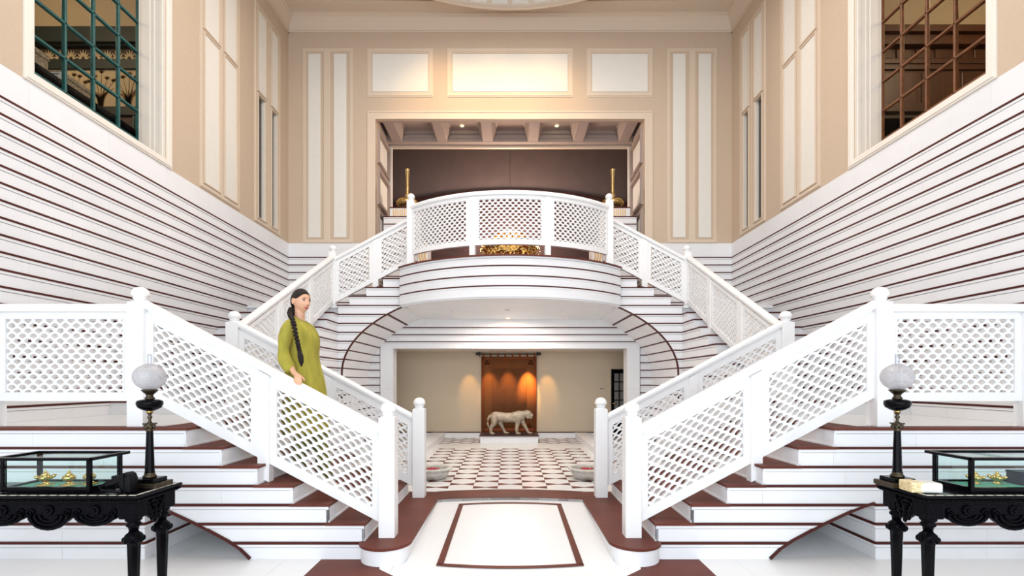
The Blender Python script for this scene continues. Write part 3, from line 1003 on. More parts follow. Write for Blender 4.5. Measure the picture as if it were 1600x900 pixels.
for S, side in ((-1, 'left'), (1, 'right')):
    st = thing('staircase', (S * 2.4, 4.9, 0), '%s-hand white marble staircase with red-brown treads and dark stripes' % side, 'staircase', 'mirrored grand staircases')
    def sx(a, b):
        return (min(S * a, S * b), max(S * a, S * b))
    # ---- curtail step
    def curtail(r, y0, y1):
        p = [(1.06 - r, y1)]
        for i in range(37):
            a = PI + PI * i / 36
            p.append((1.06 + r * math.cos(a), y0 + r + r * math.sin(a)))
        p.append((1.06 + r, y1))
        return [(S * a, b) for a, b in p]
    MB().prism(curtail(0.205, 3.925, 5.93), 'z', 0, Z0 - STR).build('curtail_step', 'marble', st)
    MB().prism(curtail(0.198, 3.932, 5.9), 'z', 0, 0.022).build('curtail_skirting', 'marble', st)
    MB().prism(curtail(0.222, 3.91, 5.95), 'z', Z0 - STR, Z0 + 0.0045).build('curtail_tread', 'brown', st, bevel=0.004)
    # ---- lower flight, front face backing
    pts = [(XA[0] + 0.01, 0)]
    for i in range(6):
        z = Z0 + RS * (i + 1) - STR - 0.002
        pts.append((XA[i] + 0.012, z))
        if i < 5:
            pts.append((XA[i + 1] + 0.012, z))
    pts += [(HW, L1 - STR - 0.002), (HW, 0), (XI + .012, 0), (XI + .012, .49)] + [(a, b + .012) for a, b in reversed(ARCH[:-1])]
    MB().prism([(S * a, b) for a, b in pts], 'y', YA + 0.012, YA + 0.08).build('body', 'joint', st)
    # courses of the front face
    zc = [0.0, Z0] + [Z0 + RS * k for k in range(1, 7)]
    for i in range(7):
        za, zb = zc[i], zc[i + 1]
        xs_ = 1.245 if i == 0 else XA[i - 1]
        if i < 3:
            top = zb - STR - FIL - GAP
            def clip(z0, z1):
                poly = [(xs_, z0), (arch_x(z0), z0)] + [p for p in ARCH if z0 < p[1] < z1] + [(arch_x(z1), z1), (xs_, z1)]
                return [(S * a, b) for a, b in poly]
            MB().prism(clip(za + .001, top), 'y', YA, YA + 0.02).build('marble_slab', 'marble', st)
            MB().prism(clip(top + GAP, zb - STR), 'y', YA - 0.006, YA + 0.02).build('marble_fillet', 'marble', st)
            MB().prism(clip(zb - STR, zb), 'y', YA - 0.012, YA + 0.02).build('stone_stripe', 'stripe', st)
            a0, a1 = sx(XI, HW)
            row(st, 'x', YA, -1, a0, a1, za, zb)
        else:
            a0, a1 = sx(xs_, HW)
            row(st, 'x', YA, -1, a0, a1, za, zb, L=1.0, off=0.3 + 0.4 * (i % 2))
    # niche edge, soffit and side
    off = [(a - 0.016, b + 0.016) for a, b in ARCH]
    MB().prism([(S * a, b) for a, b in ARCH + list(reversed(off))], 'y', YA - 0.014, YA + 0.03).build('arch_edging', 'stripe', st)
    mb = MB()
    v = [(S * a, YA + 0.03, b) for a, b in ARCH] + [(S * a, 5.6, b) for a, b in ARCH]
    n = len(ARCH)
    mb.add(v, [(i, i + 1, n + i + 1, n + i) for i in range(n - 1)])
    mb.build('niche_soffit', 'marble', st)
    for i in range(3):
        row(st, 'y', S * XI, -S, YA, 5.6, zc[i], zc[i + 1], L=1.5)
    # ---- lower flight steps
    for i in range(6):
        z1 = Z0 + RS * (i + 1)
        a0, a1 = sx(XA[i], XA[i] + 0.02)
        piece('riser', st, 'marble', a0, a1, YA, YA2, z1 - RS, z1 - STR)
        a0, a1 = sx(XA[i] - 0.006, XA[i] + 0.02)
        piece('marble_fillet', st, 'marble', a0, a1, YA, YA2, z1 - RS, z1 - RS + 0.018)
        xe = XA[i + 1] + 0.02 if i < 5 else 3.05
        a0, a1 = sx(XA[i] - 0.016, xe)
        piece('tread', st, 'brown', a0, a1, YA - 0.018, YA2 + 0.01, z1 - STR, z1 + 0.0008)
    MB().prism([(S * a, b) for a, b in [(XA[0], 0.0), (XA[0], Z0), (XA[5], L1 - RS), (XA[5], L1 - .03), (HW, L1 - .03), (HW, 0)]], 'y', YA2 - 0.03, YA2).build('back_wall', 'marble', st)
    # ---- side landing: polished slab with brown edge
    a0, a1 = sx(3.05, HW)
    piece('landing_edge', st, 'brown', a0, a1, YA - 0.018, YA + 0.16, L1 - STR, L1 + 0.0006)
    piece('landing_slab', st, 'marble_floor', a0, a1, YA + 0.16, 5.74, L1 - STR, L1)
    # ---- middle flight along the side wall
    yprev = None
    mb = MB()
    poly = [(5.7, 0.1), (5.7, L1 - 0.03)]
    for j in range(11):
        z = L1 + RS * (j + 1) - STR
        poly += [(YBS[j] + 0.012, z)]
        if j < 10:
            poly += [(YBS[j + 1] + 0.012, z)]
    poly += [(YB, L2 - STR), (YB, 0.1)]
    x0, x1 = S * (XI + 0.012), S * (XI + 0.08)
    MB().prism(poly, 'x', x0, x1).build('body', 'joint', st)
    for j in range(11):
        z1 = L1 + RS * (j + 1)
        row(st, 'y', S * XI, -S, YBS[j], YC + 0.006, z1 - RS, z1, L=1.1, off=0.35 + 0.35 * (j % 2))
        a0, a1 = sx(XI, HW)
        piece('riser', st, 'marble', a0, a1, YBS[j], YBS[j] + 0.02, z1 - RS, z1 - STR)
        piece('tread', st, 'brown' if j == 0 else 'stripe', min(S * (XI - 0.012), S * HW), max(S * (XI - 0.012), S * HW), YBS[j] - 0.014, (YBS[j + 1] if j < 10 else 8.9) + 0.01, z1 - STR, z1 + 0.0006)
    for k in range(6):
        row(st, 'y', S * XI, -S, YA2, YC + 0.006, Z0 + RS * k, Z0 + RS * (k + 1), L=1.4)
    # ---- back landing and upper flight, with the half arch
    piece('landing_slab', st, 'marble_floor', min(S * 1.9, S * HW), max(S * 1.9, S * HW), YC + 0.02, YB, L2 - 0.05, L2)
    wall_poly = [(XI, 0.1), (XI, L2 - STR)]
    for m in range(4):
        wall_poly += [(XC[m] - 0.01, L2 + RS * m - STR), (XC[m] - 0.01, L2 + RS * (m + 1) - STR - 0.002)]
    wall_poly += [(1.85, LB - STR - .002), (1.85, 2.84)]
    ez = [2.84 - (2.84 - EZ) * i / 16 for i in range(17)]
    wall_poly += [(ell_x(z - 0.012) + 0.014, z) for z in ez if ell_x(z) > 1.85] + [(EA + 0.014, 0.1)]
    MB().prism([(S * a, b) for a, b in wall_poly], 'y', YC + 0.012, YC + 0.08).build('body', 'joint', st)
    def clipe(z0, z1, xo):
        zs = [z0 + (z1 - z0) * t / 6 for t in range(7)]
        return [(S * a, b) for a, b in [(xo, z1), (xo, z0)] + [(ell_x(z), z) for z in zs]]
    for k in range(-6, 11):
        za = L1 + RS * k
        zb = za + RS
        top = zb - STR - FIL - GAP
        MB().prism(clipe(za + .001, top, XI), 'y', YC, YC + 0.02).build('marble_slab', 'marble', st)
        MB().prism(clipe(top + GAP, zb - STR, XI), 'y', YC - 0.006, YC + 0.02).build('marble_fillet', 'marble', st)
        MB().prism(clipe(zb - STR, zb, XI + 0.01), 'y', YC - 0.010, YC + 0.02).build('stone_stripe', 'stripe', st)
    for m in range(4):
        za = L2 + RS * m
        a0, a1 = sx(1.85, XC[m])
        row(st, 'x', YC, -1, a0, a1, za, za + RS, L=2)
        a0, a1 = sx(XC[m] - 0.02, XC[m])
        piece('riser', st, 'marble', a0, a1, YC, 10.2, za, za + RS - STR)
        a0, a1 = sx(XC[m + 1] - .02 if m < 3 else 1.85, XC[m] + 0.014)
        piece('tread', st, 'stripe', a0, a1, YC - 0.012, 10.2, za + RS - STR, za + RS)
    # arch edging, soffit slabs and soffit stripes
    zs = [1.0] + [EZ + (2.85 - EZ) * i / 20 for i in range(21)]
    edge = [(ell_x(z), z) for z in zs]
    edo = []
    for (a, b) in edge:
        nx_, nz_ = a / EA ** 2, max(0, (b - EZ)) / EB ** 2
        l = math.hypot(nx_, nz_)
        edo.append((a + 0.021 * nx_ / l, b + 0.021 * nz_ / l))
    MB().prism([(S * a, b) for a, b in edge + list(reversed(edo))], 'y', YC - 0.014, YC + 0.029).build('arch_edging', 'stripe', st)
    def patch(z0, z1, name, m, d):
        q = MB()
        zz_ = [z0 + (z1 - z0) * t / 5 for t in range(6)]
        vv = []
        for z in zz_:
            a = ell_x(z)
            nx_, nz_ = a / EA ** 2, max(0, (z - EZ)) / EB ** 2
            l = math.hypot(nx_, nz_)
            for (yy, e) in ((YC + 0.03, -d), (YB, -d), (YB, 0.03), (YC + 0.03, 0.03)):
                vv.append((S * (a + e * nx_ / l), yy, z + e * nz_ / l))
        ff = []
        for t in range(5):
            for c in range(4):
                e = (c + 1) % 4
                ff.append((t * 4 + c, t * 4 + e, t * 4 + 4 + e, t * 4 + 4 + c))
        ff += [(0, 1, 2, 3), (20, 21, 22, 23)]
        q.add(vv, ff)
        return q.build(name, m, st)
    for k in range(-5, 11):
        za, zb = L1 + RS * k, min(L1 + RS * (k + 1), 2.862)
        if zb - za < 0.04:
            continue
        patch(za, zb - STR - 0.001, 'soffit_slab', 'marble', 0.0)
        patch(zb - STR, zb, 'soffit_stripe', 'stripe', 0.001)

# ------------------------------------------------------------------ balcony
BC, BR = (0.0, 10.36), 2.66
BA = math.asin(1.955 / BR)
def arc_band(r0, r1, z0, z1, n=72, a=BA):
    mb = MB()
    v = []
    for i in range(n + 1):
        t = -a + 2 * a * i / n
        for (r, z) in ((r1, z0), (r1, z1), (r0, z1), (r0, z0)):
            v.append((BC[0] + r * math.sin(t), BC[1] - r * math.cos(t), z))
    f = []
    for i in range(n):
        for c in range(4):
            e = (c + 1) % 4
            f.append((i * 4 + c, i * 4 + e, i * 4 + 4 + e, i * 4 + 4 + c))
    f += [(0, 1, 2, 3), (n * 4, n * 4 + 1, n * 4 + 2, n * 4 + 3)]
    mb.add(v, f, False)
    return mb
bal = thing('balcony', (0, 9.0, 2.85), 'curved white marble balcony with dark stripes joining the two staircases', 'balcony')
arc_band(BR - 0.10, BR - 0.012, 2.86, LB - 0.03).build('body', 'joint', bal)
lev = [2.86, L2 + RS, L2 + 2 * RS, L2 + 3 * RS, LB]
for i in range(4):
    za, zb = lev[i], lev[i + 1]
    top = zb - STR - FIL - GAP
    arc_band(BR - 0.02, BR, za + .001, top).build('marble_slab', 'marble', bal)
    if i < 3:
        arc_band(BR - 0.02, BR + 0.001, top + 0.002, zb - STR).build('marble_fillet', 'marble', bal)
        arc_band(BR - 0.02, BR + 0.005, zb - STR, zb).build('stone_stripe', 'stripe', bal)
    else:
        arc_band(BR - 0.02, BR + 0.010, top + GAP, zb - STR).build('marble_fillet', 'marble', bal)
arc_band(BR - 0.30, BR + 0.03, LB - STR, LB + 0.004).build('floor_edging', 'brown', bal)
arc_band(BR - 0.02, BR + 0.012, 2.86, 2.885).build('lower_moulding', 'marble', bal)
def arc_pts(r, a=BA, n=30):
    return [(BC[0] + r * math.sin(-a + 2 * a * i / n), BC[1] - r * math.cos(-a + 2 * a * i / n)) for i in range(n + 1)]
MB().prism(arc_pts(BR - 0.015) + [(1.96, YB), (-1.96, YB)], 'z', 2.84, 2.87).build('balcony_soffit', 'marble', bal)
MB().prism(arc_pts(BR - 0.06) + [(1.96, YB), (-1.96, YB)], 'z', LB - 0.08, LB - 0.001).build('balcony_floor', 'brown', bal)
for (px, py, lit) in ((793, 484, 0), (794, 497, 1), (706, 486, 0), (712, 491, 1), (716, 496, 1), (879, 490, 1), (884, 496, 1), (876, 486, 0)):
    d = (2.84 - EYE) * 755 / (596 - py)
    x = (px - 797) * d / 755
    r = 0.055 if abs(px - 794) < 5 else 0.025
    where = {793: 'near the balcony edge, middle of its soffit', 794: 'at the back of the balcony soffit, in the middle', 706: 'nearest the edge on the left of the balcony soffit', 712: 'second from the edge on the left of the balcony soffit', 716: 'rearmost on the left of the balcony soffit', 876: 'nearest the edge on the right of the balcony soffit', 879: 'second from the edge on the right of the balcony soffit', 884: 'rearmost on the right of the balcony soffit'}[px]
    t = thing('downlight', (x, d, 2.84), 'small round recessed downlight ' + where, 'downlight', 'downlights in the balcony soffit')
    MB().lathe([(r, 0.002), (r, -0.008), (r * .75, -0.008), (r * .7, 0.002)], (x, d, 2.84), 20).build('trim_ring', 'panel', t)
    MB().lathe([(0.0, -0.003), (r * .72, -0.003)], (x, d, 2.84), 20).build('lens', 'spotglow' if lit else 'joint', t)

# ------------------------------------------------------------------ balustrades
def straight(p0, d, slope):
    dx, dy = d
    return lambda s, t, v: (p0[0] + dx * s - dy * t, p0[1] + dy * s + dx * t, p0[2] + slope * s + v)
def arcF(c, r, z):
    return lambda s, t, v: (c[0] + (r - t) * math.sin(s / r), c[1] - (r - t) * math.cos(s / r), z + v)
def boxF(mb, s0, s1, t0, t1, v0, v1, n=1):
    vv = []
    for i in range(n + 1):
        s = s0 + (s1 - s0) * i / n
        vv += [(s, t0, v0), (s, t1, v0), (s, t1, v1), (s, t0, v1)]
    ff = []
    for i in range(n):
        for c in range(4):
            e = (c + 1) % 4
            ff.append((i * 4 + c, i * 4 + e, i * 4 + 4 + e, i * 4 + 4 + c))
    ff += [(0, 1, 2, 3), (n * 4, n * 4 + 1, n * 4 + 2, n * 4 + 3)]
    mb.add(vv, ff)
def profF(mb, s0, s1, prof, n=1):
    m = len(prof)
    vv = []
    for i in range(n + 1):
        s = s0 + (s1 - s0) * i / n
        vv += [(s, t, v) for t, v in prof]
    ff = []
    for i in range(n):
        for c in range(m):
            e = (c + 1) % m
            ff.append((i * m + c, i * m + e, i * m + m + e, i * m + m + c))
    ff += [tuple(range(m)), tuple(range(n * m, n * m + m))]
    mb.add(vv, ff)
PX, QZ = 0.0945, 0.045
HOLE = []
OUTER = []
a_, ht_, hb_ = 0.0330, 0.0245, 0.0225
for k in range(12):
    ang = 2 * PI * k / 12
    c, s_ = math.cos(ang), math.sin(ang)
    if s_ >= -1e-6:
        HOLE.append((a_ * c, -0.004 + (ht_ + 0.004) * s_))
    else:
        q = abs(c)
        HOLE.append((a_ * c, -0.004 - (hb_ - 0.004) * (1 - q) ** 1.05))
    # rhombus at the same parameter
    qd = k // 3
    fr = (k % 3) / 3.0
    cor = [(PX / 2, 0), (0, QZ), (-PX / 2, 0), (0, -QZ), (PX / 2, 0)]
    OUTER.append((cor[qd][0] + (cor[qd + 1][0] - cor[qd][0]) * fr, cor[qd][1] + (cor[qd + 1][1] - cor[qd][1]) * fr))
def lattice(mb, s0, s1, v0, v1, th=0.015):
    nc = int((s1 - s0) / PX) + 3
    nr = int((v1 - v0) / QZ) + 3
    ox = s0 + ((s1 - s0) - (int((s1 - s0) / PX)) * PX) / 2 - PX
    cl = lambda p: (min(max(p[0], s0), s1), min(max(p[1], v0), v1))
    for j in range(nr):
        cv = v0 + 0.006 + (j) * QZ
        for i in range(nc):
            cs = ox + i * PX + (PX / 2 if j % 2 else 0)
            if cs < s0 - PX / 2 or cs > s1 + PX / 2 or cv > v1 + QZ:
                continue
            H = [cl((cs + a, cv + b)) for a, b in HOLE]
            O = [cl((cs + a, cv + b)) for a, b in OUTER]
            hx0, hx1 = min(h[0] for h in H), max(h[0] for h in H)
            hz0, hz1 = min(h[1] for h in H), max(h[1] for h in H)
            ox0, ox1 = min(h[0] for h in O), max(h[0] for h in O)
            oz0, oz1 = min(h[1] for h in O), max(h[1] for h in O)
            if ox1 - ox0 < 1e-4 or oz1 - oz0 < 1e-4:
                continue
            vv = [(a, -th, b) for a, b in O] + [(a, -th, b) for a, b in H] + [(a, th, b) for a, b in H] + [(a, th, b) for a, b in O]
            ff = []
            for k in range(12):
                e = (k + 1) % 12
                ff.append((k, e, 12 + e, 12 + k))
                ff.append((12 + k, 12 + e, 24 + e, 24 + k))
                ff.append((24 + k, 24 + e, 36 + e, 36 + k))
            mb.add(vv, ff)
def panel(parent, F, s0, s1, vb, vt, n=1, bot=0.085, top=0.15, stile=0.06):
    q = MB()
    boxF(q, s0, s1, -0.028, 0.028, vb, vb + bot, n)
    boxF(q, s0, s1, -0.028, 0.028, vt - top, vt - 0.102, n)
    boxF(q, s0, s0 + stile, -0.027, 0.027, vb + bot, vt - top)
    boxF(q, s1 - stile, s1, -0.027, 0.027, vb + bot, vt - top)
    # thin raised bead around the pierced field
    for (a, b, c, d) in ((s0 + stile - 0.012, s0 + stile + 0.003, vb + bot - .012, vt - top + .012), (s1 - stile - 0.003, s1 - stile + 0.012, vb + bot - .012, vt - top + .012)):
        boxF(q, a, b, -0.032, 0.032, c, d)
    fr = q.mapped(F).build('panel_frame', 'lattice', parent)
    q = MB()
    lattice(q, s0 + stile - 0.008, s1 - stile + 0.008, vb + bot - 0.008, vt - top + 0.008)
    q.mapped(F).build('lattice_panel', 'lattice', parent, fix=False)
RAIL = [(-0.045, -0.072), (0.045, -0.072), (0.052, -0.05), (0.052, -0.03), (0.035, -0.006), (0.012, 0.0), (-0.012, 0.0), (-0.035, -0.006), (-0.052, -0.03), (-0.052, -0.05)]
def rail(parent, F, s0, s1, vt, n=1):
    q = MB()
    profF(q, s0, s1, [(t, vt + v) for t, v in RAIL], n)
    q.mapped(F).build('handrail', 'lattice', parent)
    q = MB()
    boxF(q, s0, s1, -0.012, 0.012, vt - 0.11, vt - 0.068, n)
    q.mapped(F).build('rail_fillet', 'lattice', parent)
def newel(parent, x, y, zb, ztop, w=0.14):
    h = w / 2
    p = MB().box(x - h, x + h, y - h, y + h, zb, ztop - 0.135).build('newel_post', 'lattice', parent, bevel=0.006)
    z = ztop - 0.135
    k = w / 0.14
    prof = [(0.070, 0.0), (0.070, 0.006), (0.056, 0.012), (0.053, 0.020), (0.064, 0.028), (0.066, 0.036), (0.058, 0.042), (0.060, 0.046), (0.076, 0.054), (0.081, 0.066), (0.081, 0.076), (0.076, 0.094), (0.065, 0.112), (0.046, 0.126), (0.022, 0.134), (0.0, 0.136)]
    MB().lathe([(r * k * (0.86 if i > 1 else 1), zz_) for i, (r, zz_) in enumerate(prof)], (x, y, z), 28).build('finial', 'lattice', p)
def midpost(parent, F, s, vb, vt, w=0.05, t=0.042):
    q = MB()
    boxF(q, s - w, s + w, -t, t, vb, vt - 0.085)
    q.mapped(F).build('baluster_post', 'lattice', parent)

NX, LX = 1.07, 3.25
zn = Z0 + RS - (XA[0] - NX) * SLOPE
for S, side in ((-1, 'left'), (1, 'right')):
    # front of lower flight with level run along the landing
    b = thing('balustrade', (S * 2.1, 4.25, Z0), 'front pierced white balustrade of the lower %s flight, nearest the viewer' % side, 'balustrade', 'pierced stone balustrades')
    F = straight((S * NX, 4.25, zn), (S, 0), SLOPE)
    s_end = LX - NX
    rail(b, F, 0.06, s_end - 0.06, 0.87)
    panel(b, F, 0.07, 1.03, 0.02, 0.87, bot=0.10, top=0.165)
    panel(b, F, 1.13, s_end - 0.07, 0.02, 0.87, bot=0.10, top=0.165)
    midpost(b, F, 1.08, -0.14, 0.87)
    newel(b, S * NX, 4.25, Z0, 1.33)
    newel(b, S * LX, 4.25, L1, 2.34)
    F = straight((S * LX, 4.25, L1), (S, 0), 0)
    rail(b, F, 0.06, HW - LX, 1.075)
    panel(b, F, 0.07, 1.22, 0.223, 1.075, bot=0.075, top=0.135)
    panel(b, F, 1.32, HW - LX - 0.01, 0.223, 1.075, bot=0.075, top=0.135)
    midpost(b, F, 1.27, 0.0, 1.075)
    # rear of lower flight
    b = thing('balustrade', (S * 2.1, 5.7, Z0), 'rear pierced white balustrade of the lower %s flight, beside the hall' % side, 'balustrade', 'pierced stone balustrades')
    F = straight((S * NX, 5.7, zn), (S, 0), SLOPE)
    rail(b, F, 0.06, s_end - 0.06, 0.87)
    panel(b, F, 0.07, 1.03, 0.02, 0.87, bot=0.10, top=0.165)
    panel(b, F, 1.13, s_end - 0.07, 0.02, 0.87, bot=0.10, top=0.165)
    midpost(b, F, 1.08, -0.14, 0.87)
    newel(b, S * NX, 5.7, Z0, 1.32)
    newel(b, S * LX, 5.7, L1, 2.34)
    # middle flight
    b = thing('balustrade', (S * LX, 7.3, L1), 'pierced white balustrade climbing the middle %s flight beside the wall' % side, 'balustrade', 'pierced stone balustrades')
    F = straight((S * LX, 5.7, L1 + RS - 0.02), (0, 1), SLOPE)
    e = 8.87 - 5.7
    rail(b, F, 0.06, e - 0.05, 0.90)
    for (a, c) in ((0.07, 1.01), (1.11, 2.06), (2.16, e - 0.06)):
        panel(b, F, a, c, 0.02, 0.90, bot=0.09, top=0.16)
    midpost(b, F, 1.06, -0.12, 0.90)
    midpost(b, F, 2.11, -0.12, 0.90)
    newel(b, S * LX, 8.87, L2, 4.01, 0.125)
    # upper flight
    b = thing('balustrade', (S * 2.5, 8.84, L2), 'pierced white balustrade of the short upper %s flight below the balcony' % side, 'balustrade', 'pierced stone balustrades')
    F = straight((S * LX, 8.86, L2 + RS - (LX - XC[0]) * SLOPE), (-S, 0), SLOPE)
    e = LX - 1.80
    rail(b, F, 0.06, e, 0.91)
    panel(b, F, 0.06, 0.74, 0.07, 0.91, bot=0.09, top=0.15)
    panel(b, F, 0.84, e, 0.07, 0.91, bot=0.09, top=0.15)
    midpost(b, F, 0.79, -0.05, 0.91)

b = thing('balustrade', (0, 7.85, LB), 'curved pierced white balustrade around the central balcony', 'balustrade', 'pierced stone balustrades')
R2 = 2.55
F = arcF(BC, R2, LB)
ae = math.asin(1.74 / R2)
am = 13.8 * PI / 180
rail(b, F, -ae * R2, ae * R2, 1.065, 40)
for (a, c, n) in ((-ae, -am, 14), (-am, am, 14), (am, ae, 14)):
    panel(b, F, a * R2 + 0.045, c * R2 - 0.045, 0.19, 1.065, n, bot=0.085, top=0.135)
for a in (-am, am):
    midpost(b, F, a * R2, 0.0, 1.065, 0.046)
for S in (-1, 1):
    newel(b, S * 1.74, BC[1] - R2 * math.cos(ae), LB, 4.81, 0.13)
# ------------------------------------------------------------------ objects of the rear hall
def finish(mb, name, material, parent, voxel, smooth=2, fac=0.5):
    """merge overlapping volumes into one continuous skin"""
    o = mb.build(name + '_tmp', material)
    r = o.modifiers.new('remesh', 'REMESH')
    r.mode = 'VOXEL'
    r.voxel_size = voxel
    r.use_smooth_shade = True
    s = o.modifiers.new('smooth', 'SMOOTH')
    s.factor = fac
    s.iterations = smooth
    dg = bpy.context.evaluated_depsgraph_get()
    me = bpy.data.meshes.new_from_object(o.evaluated_get(dg))
    old = o.data
    bpy.data.objects.remove(o, do_unlink=True)
    bpy.data.meshes.remove(old)
    me.name = name
    me.materials.clear()
    me.materials.append(M[material] if isinstance(material, str) else material)
    for p in me.polygons:
        p.use_smooth = True
    q = bpy.data.objects.new(name, me)
    COL.objects.link(q)
    adopt(q, parent)
    return q

# plinth
PY0, PY1 = 10.66, 11.14
p = thing('plinth', (0, 10.9, Z0), 'low white marble plinth with dark top slab under the tiger', 'plinth')
MB().box(-0.66, 0.62, PY0, PY1, Z0, 0.295).build('base', 'marble', p, bevel=0.004)
MB().box(-0.68, 0.64, PY0 - 0.02, PY1 + 0.02, 0.295, 0.32).build('top_slab', 'mahog', p, bevel=0.004)
# tiger statue, facing right
TZ = 0.32
TY = 10.9
def tg(x, z, y=0.0):
    return (x, TY + y, TZ + z)
q = MB()
cap = lambda a, ra, b, rb: q.capsule(a, ra, b, rb, 14)
cap(tg(-0.30, 0.405), 0.105, tg(-0.10, 0.375), 0.110)      # hips to loin
cap(tg(-0.10, 0.375), 0.112, tg(0.10, 0.375), 0.118)       # belly
cap(tg(0.10, 0.385), 0.122, tg(0.22, 0.405), 0.112)        # chest, shoulders
q.ball(tg(-0.34, 0.40), (0.10, 0.095, 0.11), 14, 10)
q.ball(tg(0.20, 0.45), (0.12, 0.085, 0.085), 14, 10)
cap(tg(0.22, 0.43), 0.095, tg(0.36, 0.46), 0.078)          # neck
q.ball(tg(0.40, 0.465), (0.085, 0.075, 0.075), 14, 10)     # skull
q.ball(tg(0.465, 0.425), (0.06, 0.05, 0.045), 12, 8)       # muzzle
q.ball(tg(0.505, 0.44), (0.018, 0.022, 0.016), 8, 6)       # nose
cap(tg(0.42, 0.385), 0.034, tg(0.475, 0.372), 0.024)       # lower jaw
q.ball(tg(0.39, 0.40), (0.05, 0.065, 0.055), 10, 8)        # ruff
for e in (-1, 1):
    q.ball(tg(0.372, 0.532, 0.05 * e), (0.02, 0.012, 0.02), 8, 6)
def leg(pts, foot, y):
    for (a, ra), (b, rb) in zip(pts, pts[1:]):
        cap(tg(a[0], a[1], y), ra, tg(b[0], b[1], y), rb)
    q.ball(tg(foot + 0.028, 0.022, y), (0.062, 0.042, 0.026), 12, 8)
leg([((-0.36, 0.37), .085), ((-0.36, 0.25), .062), ((-0.435, 0.15), .036), ((-0.43, 0.03), .032)], -0.425, -0.055)   # hind near (left of picture)
leg([((-0.27, 0.36), .08), ((-0.22, 0.25), .056), ((-0.165, 0.14), .034), ((-0.115, 0.03), .030)], -0.11, 0.06)       # hind far
leg([((0.19, 0.37), .075), ((0.17, 0.25), .052), ((0.145, 0.14), .040), ((0.155, 0.03), .034)], 0.155, -0.06)        # front near
leg([((0.25, 0.36), .07), ((0.30, 0.24), .047), ((0.36, 0.13), .036), ((0.415, 0.03), .031)], 0.42, 0.05)            # front far
tail = [(-0.42, 0.43), (-0.47, 0.40), (-0.50, 0.33), (-0.505, 0.25), (-0.49, 0.18), (-0.465, 0.15)]
q.tube([tg(a, b, -0.02) for a, b in tail], [0.034, 0.026, 0.022, 0.02, 0.019, 0.016], 8)
tr = thing('tiger_statue', (0, TY, TZ), 'pale carved stone tiger striding right on the plinth', 'statue')
finish(q, 'body', 'tiger', tr, 0.009, 3)
for e in (-1, 1):
    MB().ball(tg(0.462, 0.478, 0.036 * e), 0.009, 8, 6).build('eye', 'mahog', tr)
MB().tube([tg(0.44, 0.398, -0.043), tg(0.475, 0.398, -0.040), tg(0.50, 0.402, -0.02)], 0.004, 6).build('mouth', 'mahog', tr)

# tapestry and rod
TYP = YH - 0.05
t = thing('curtain_rod', (0, TYP, hz(553, TYP)), 'black iron rod with round ends on the hall wall', 'rod')
zr = hz(553.2, TYP)
MB().tube([(hx(746, TYP), TYP, zr), (hx(843, TYP), TYP, zr)], 0.014, 10).build('rod', 'iron', t)
for px in (746, 843):
    MB().ball((hx(px, TYP), TYP, zr), (0.045, 0.03, 0.035), 12, 8).build('rod_end', 'iron', t)
for px in (749.5, 839.5):
    MB().box(hx(px, TYP) - 0.012, hx(px, TYP) + 0.012, TYP - 0.02, YH, zr - 0.06, zr + 0.07).build('bracket', 'iron', t)
tp = thing('tapestry', (0, TYP, 0.3), 'rust-orange patterned wall hanging behind the tiger statue', 'tapestry')
xl, xr, zt_, zb_ = hx(752, TYP), hx(838.5, TYP), hz(557.5, TYP), 0.29
def cloth(x0, x1, z0, z1, y, amp=0.006, n=24):
    mb = MB()
    vv = []
    for i in range(n + 1):
        x = x0 + (x1 - x0) * i / n
        yy = y + amp * math.sin(x * 26.0)
        vv += [(x, yy, z0), (x, yy, z1), (x, yy + 0.006, z1), (x, yy + 0.006, z0)]
    ff = []
    for i in range(n):
        for c in range(4):
            e = (c + 1) % 4
            ff.append((i * 4 + c, i * 4 + e, i * 4 + 4 + e, i * 4 + 4 + c))
    ff += [(0, 1, 2, 3), (n * 4, n * 4 + 1, n * 4 + 2, n * 4 + 3)]
    return mb.add(vv, ff, True)
cloth(xl, xr, zb_, zt_, TYP + 0.01).build('cloth', 'tapplain', tp)
cloth(xl + 0.26, xr - 0.24, zb_ + 0.25, zt_ - 0.28, TYP + 0.003).build('woven_pattern', 'tapestry', tp)
for (a, b, c, d) in ((xl, xl + 0.075, zb_, zt_), (xr - 0.075, xr, zb_, zt_), (xl + 0.075, xr - 0.075, zt_ - 0.06, zt_), (xl + 0.075, xr - 0.075, zb_, zb_ + 0.09)):
    cloth(a, b, c, d, TYP + 0.002, n=6 if b - a < 0.3 else 24).build('border', 'tapborder', tp)
for i in range(8):
    x = xl + 0.05 + (xr - xl - 0.1) * i / 7
    MB().box(x - 0.022, x + 0.022, TYP - 0.016, TYP + 0.018, zt_ - 0.01, zr + 0.018).build('tab', 'tapborder', tp)
for (cx, cz) in ((hx(761, TYP), hz(567, TYP)), (hx(829, TYP), hz(567, TYP)), (hx(827, TYP), hz(666, TYP))):
    mb = MB()
    for k in range(3):
        a = PI / 2 + k * 2 * PI / 3
        mb.ball((cx + 0.04 * math.cos(a), TYP - 0.003, cz + 0.04 * math.sin(a)), (0.03, 0.004, 0.03), 8, 6)
    mb.build('corner_motif', 'tapdark', tp)
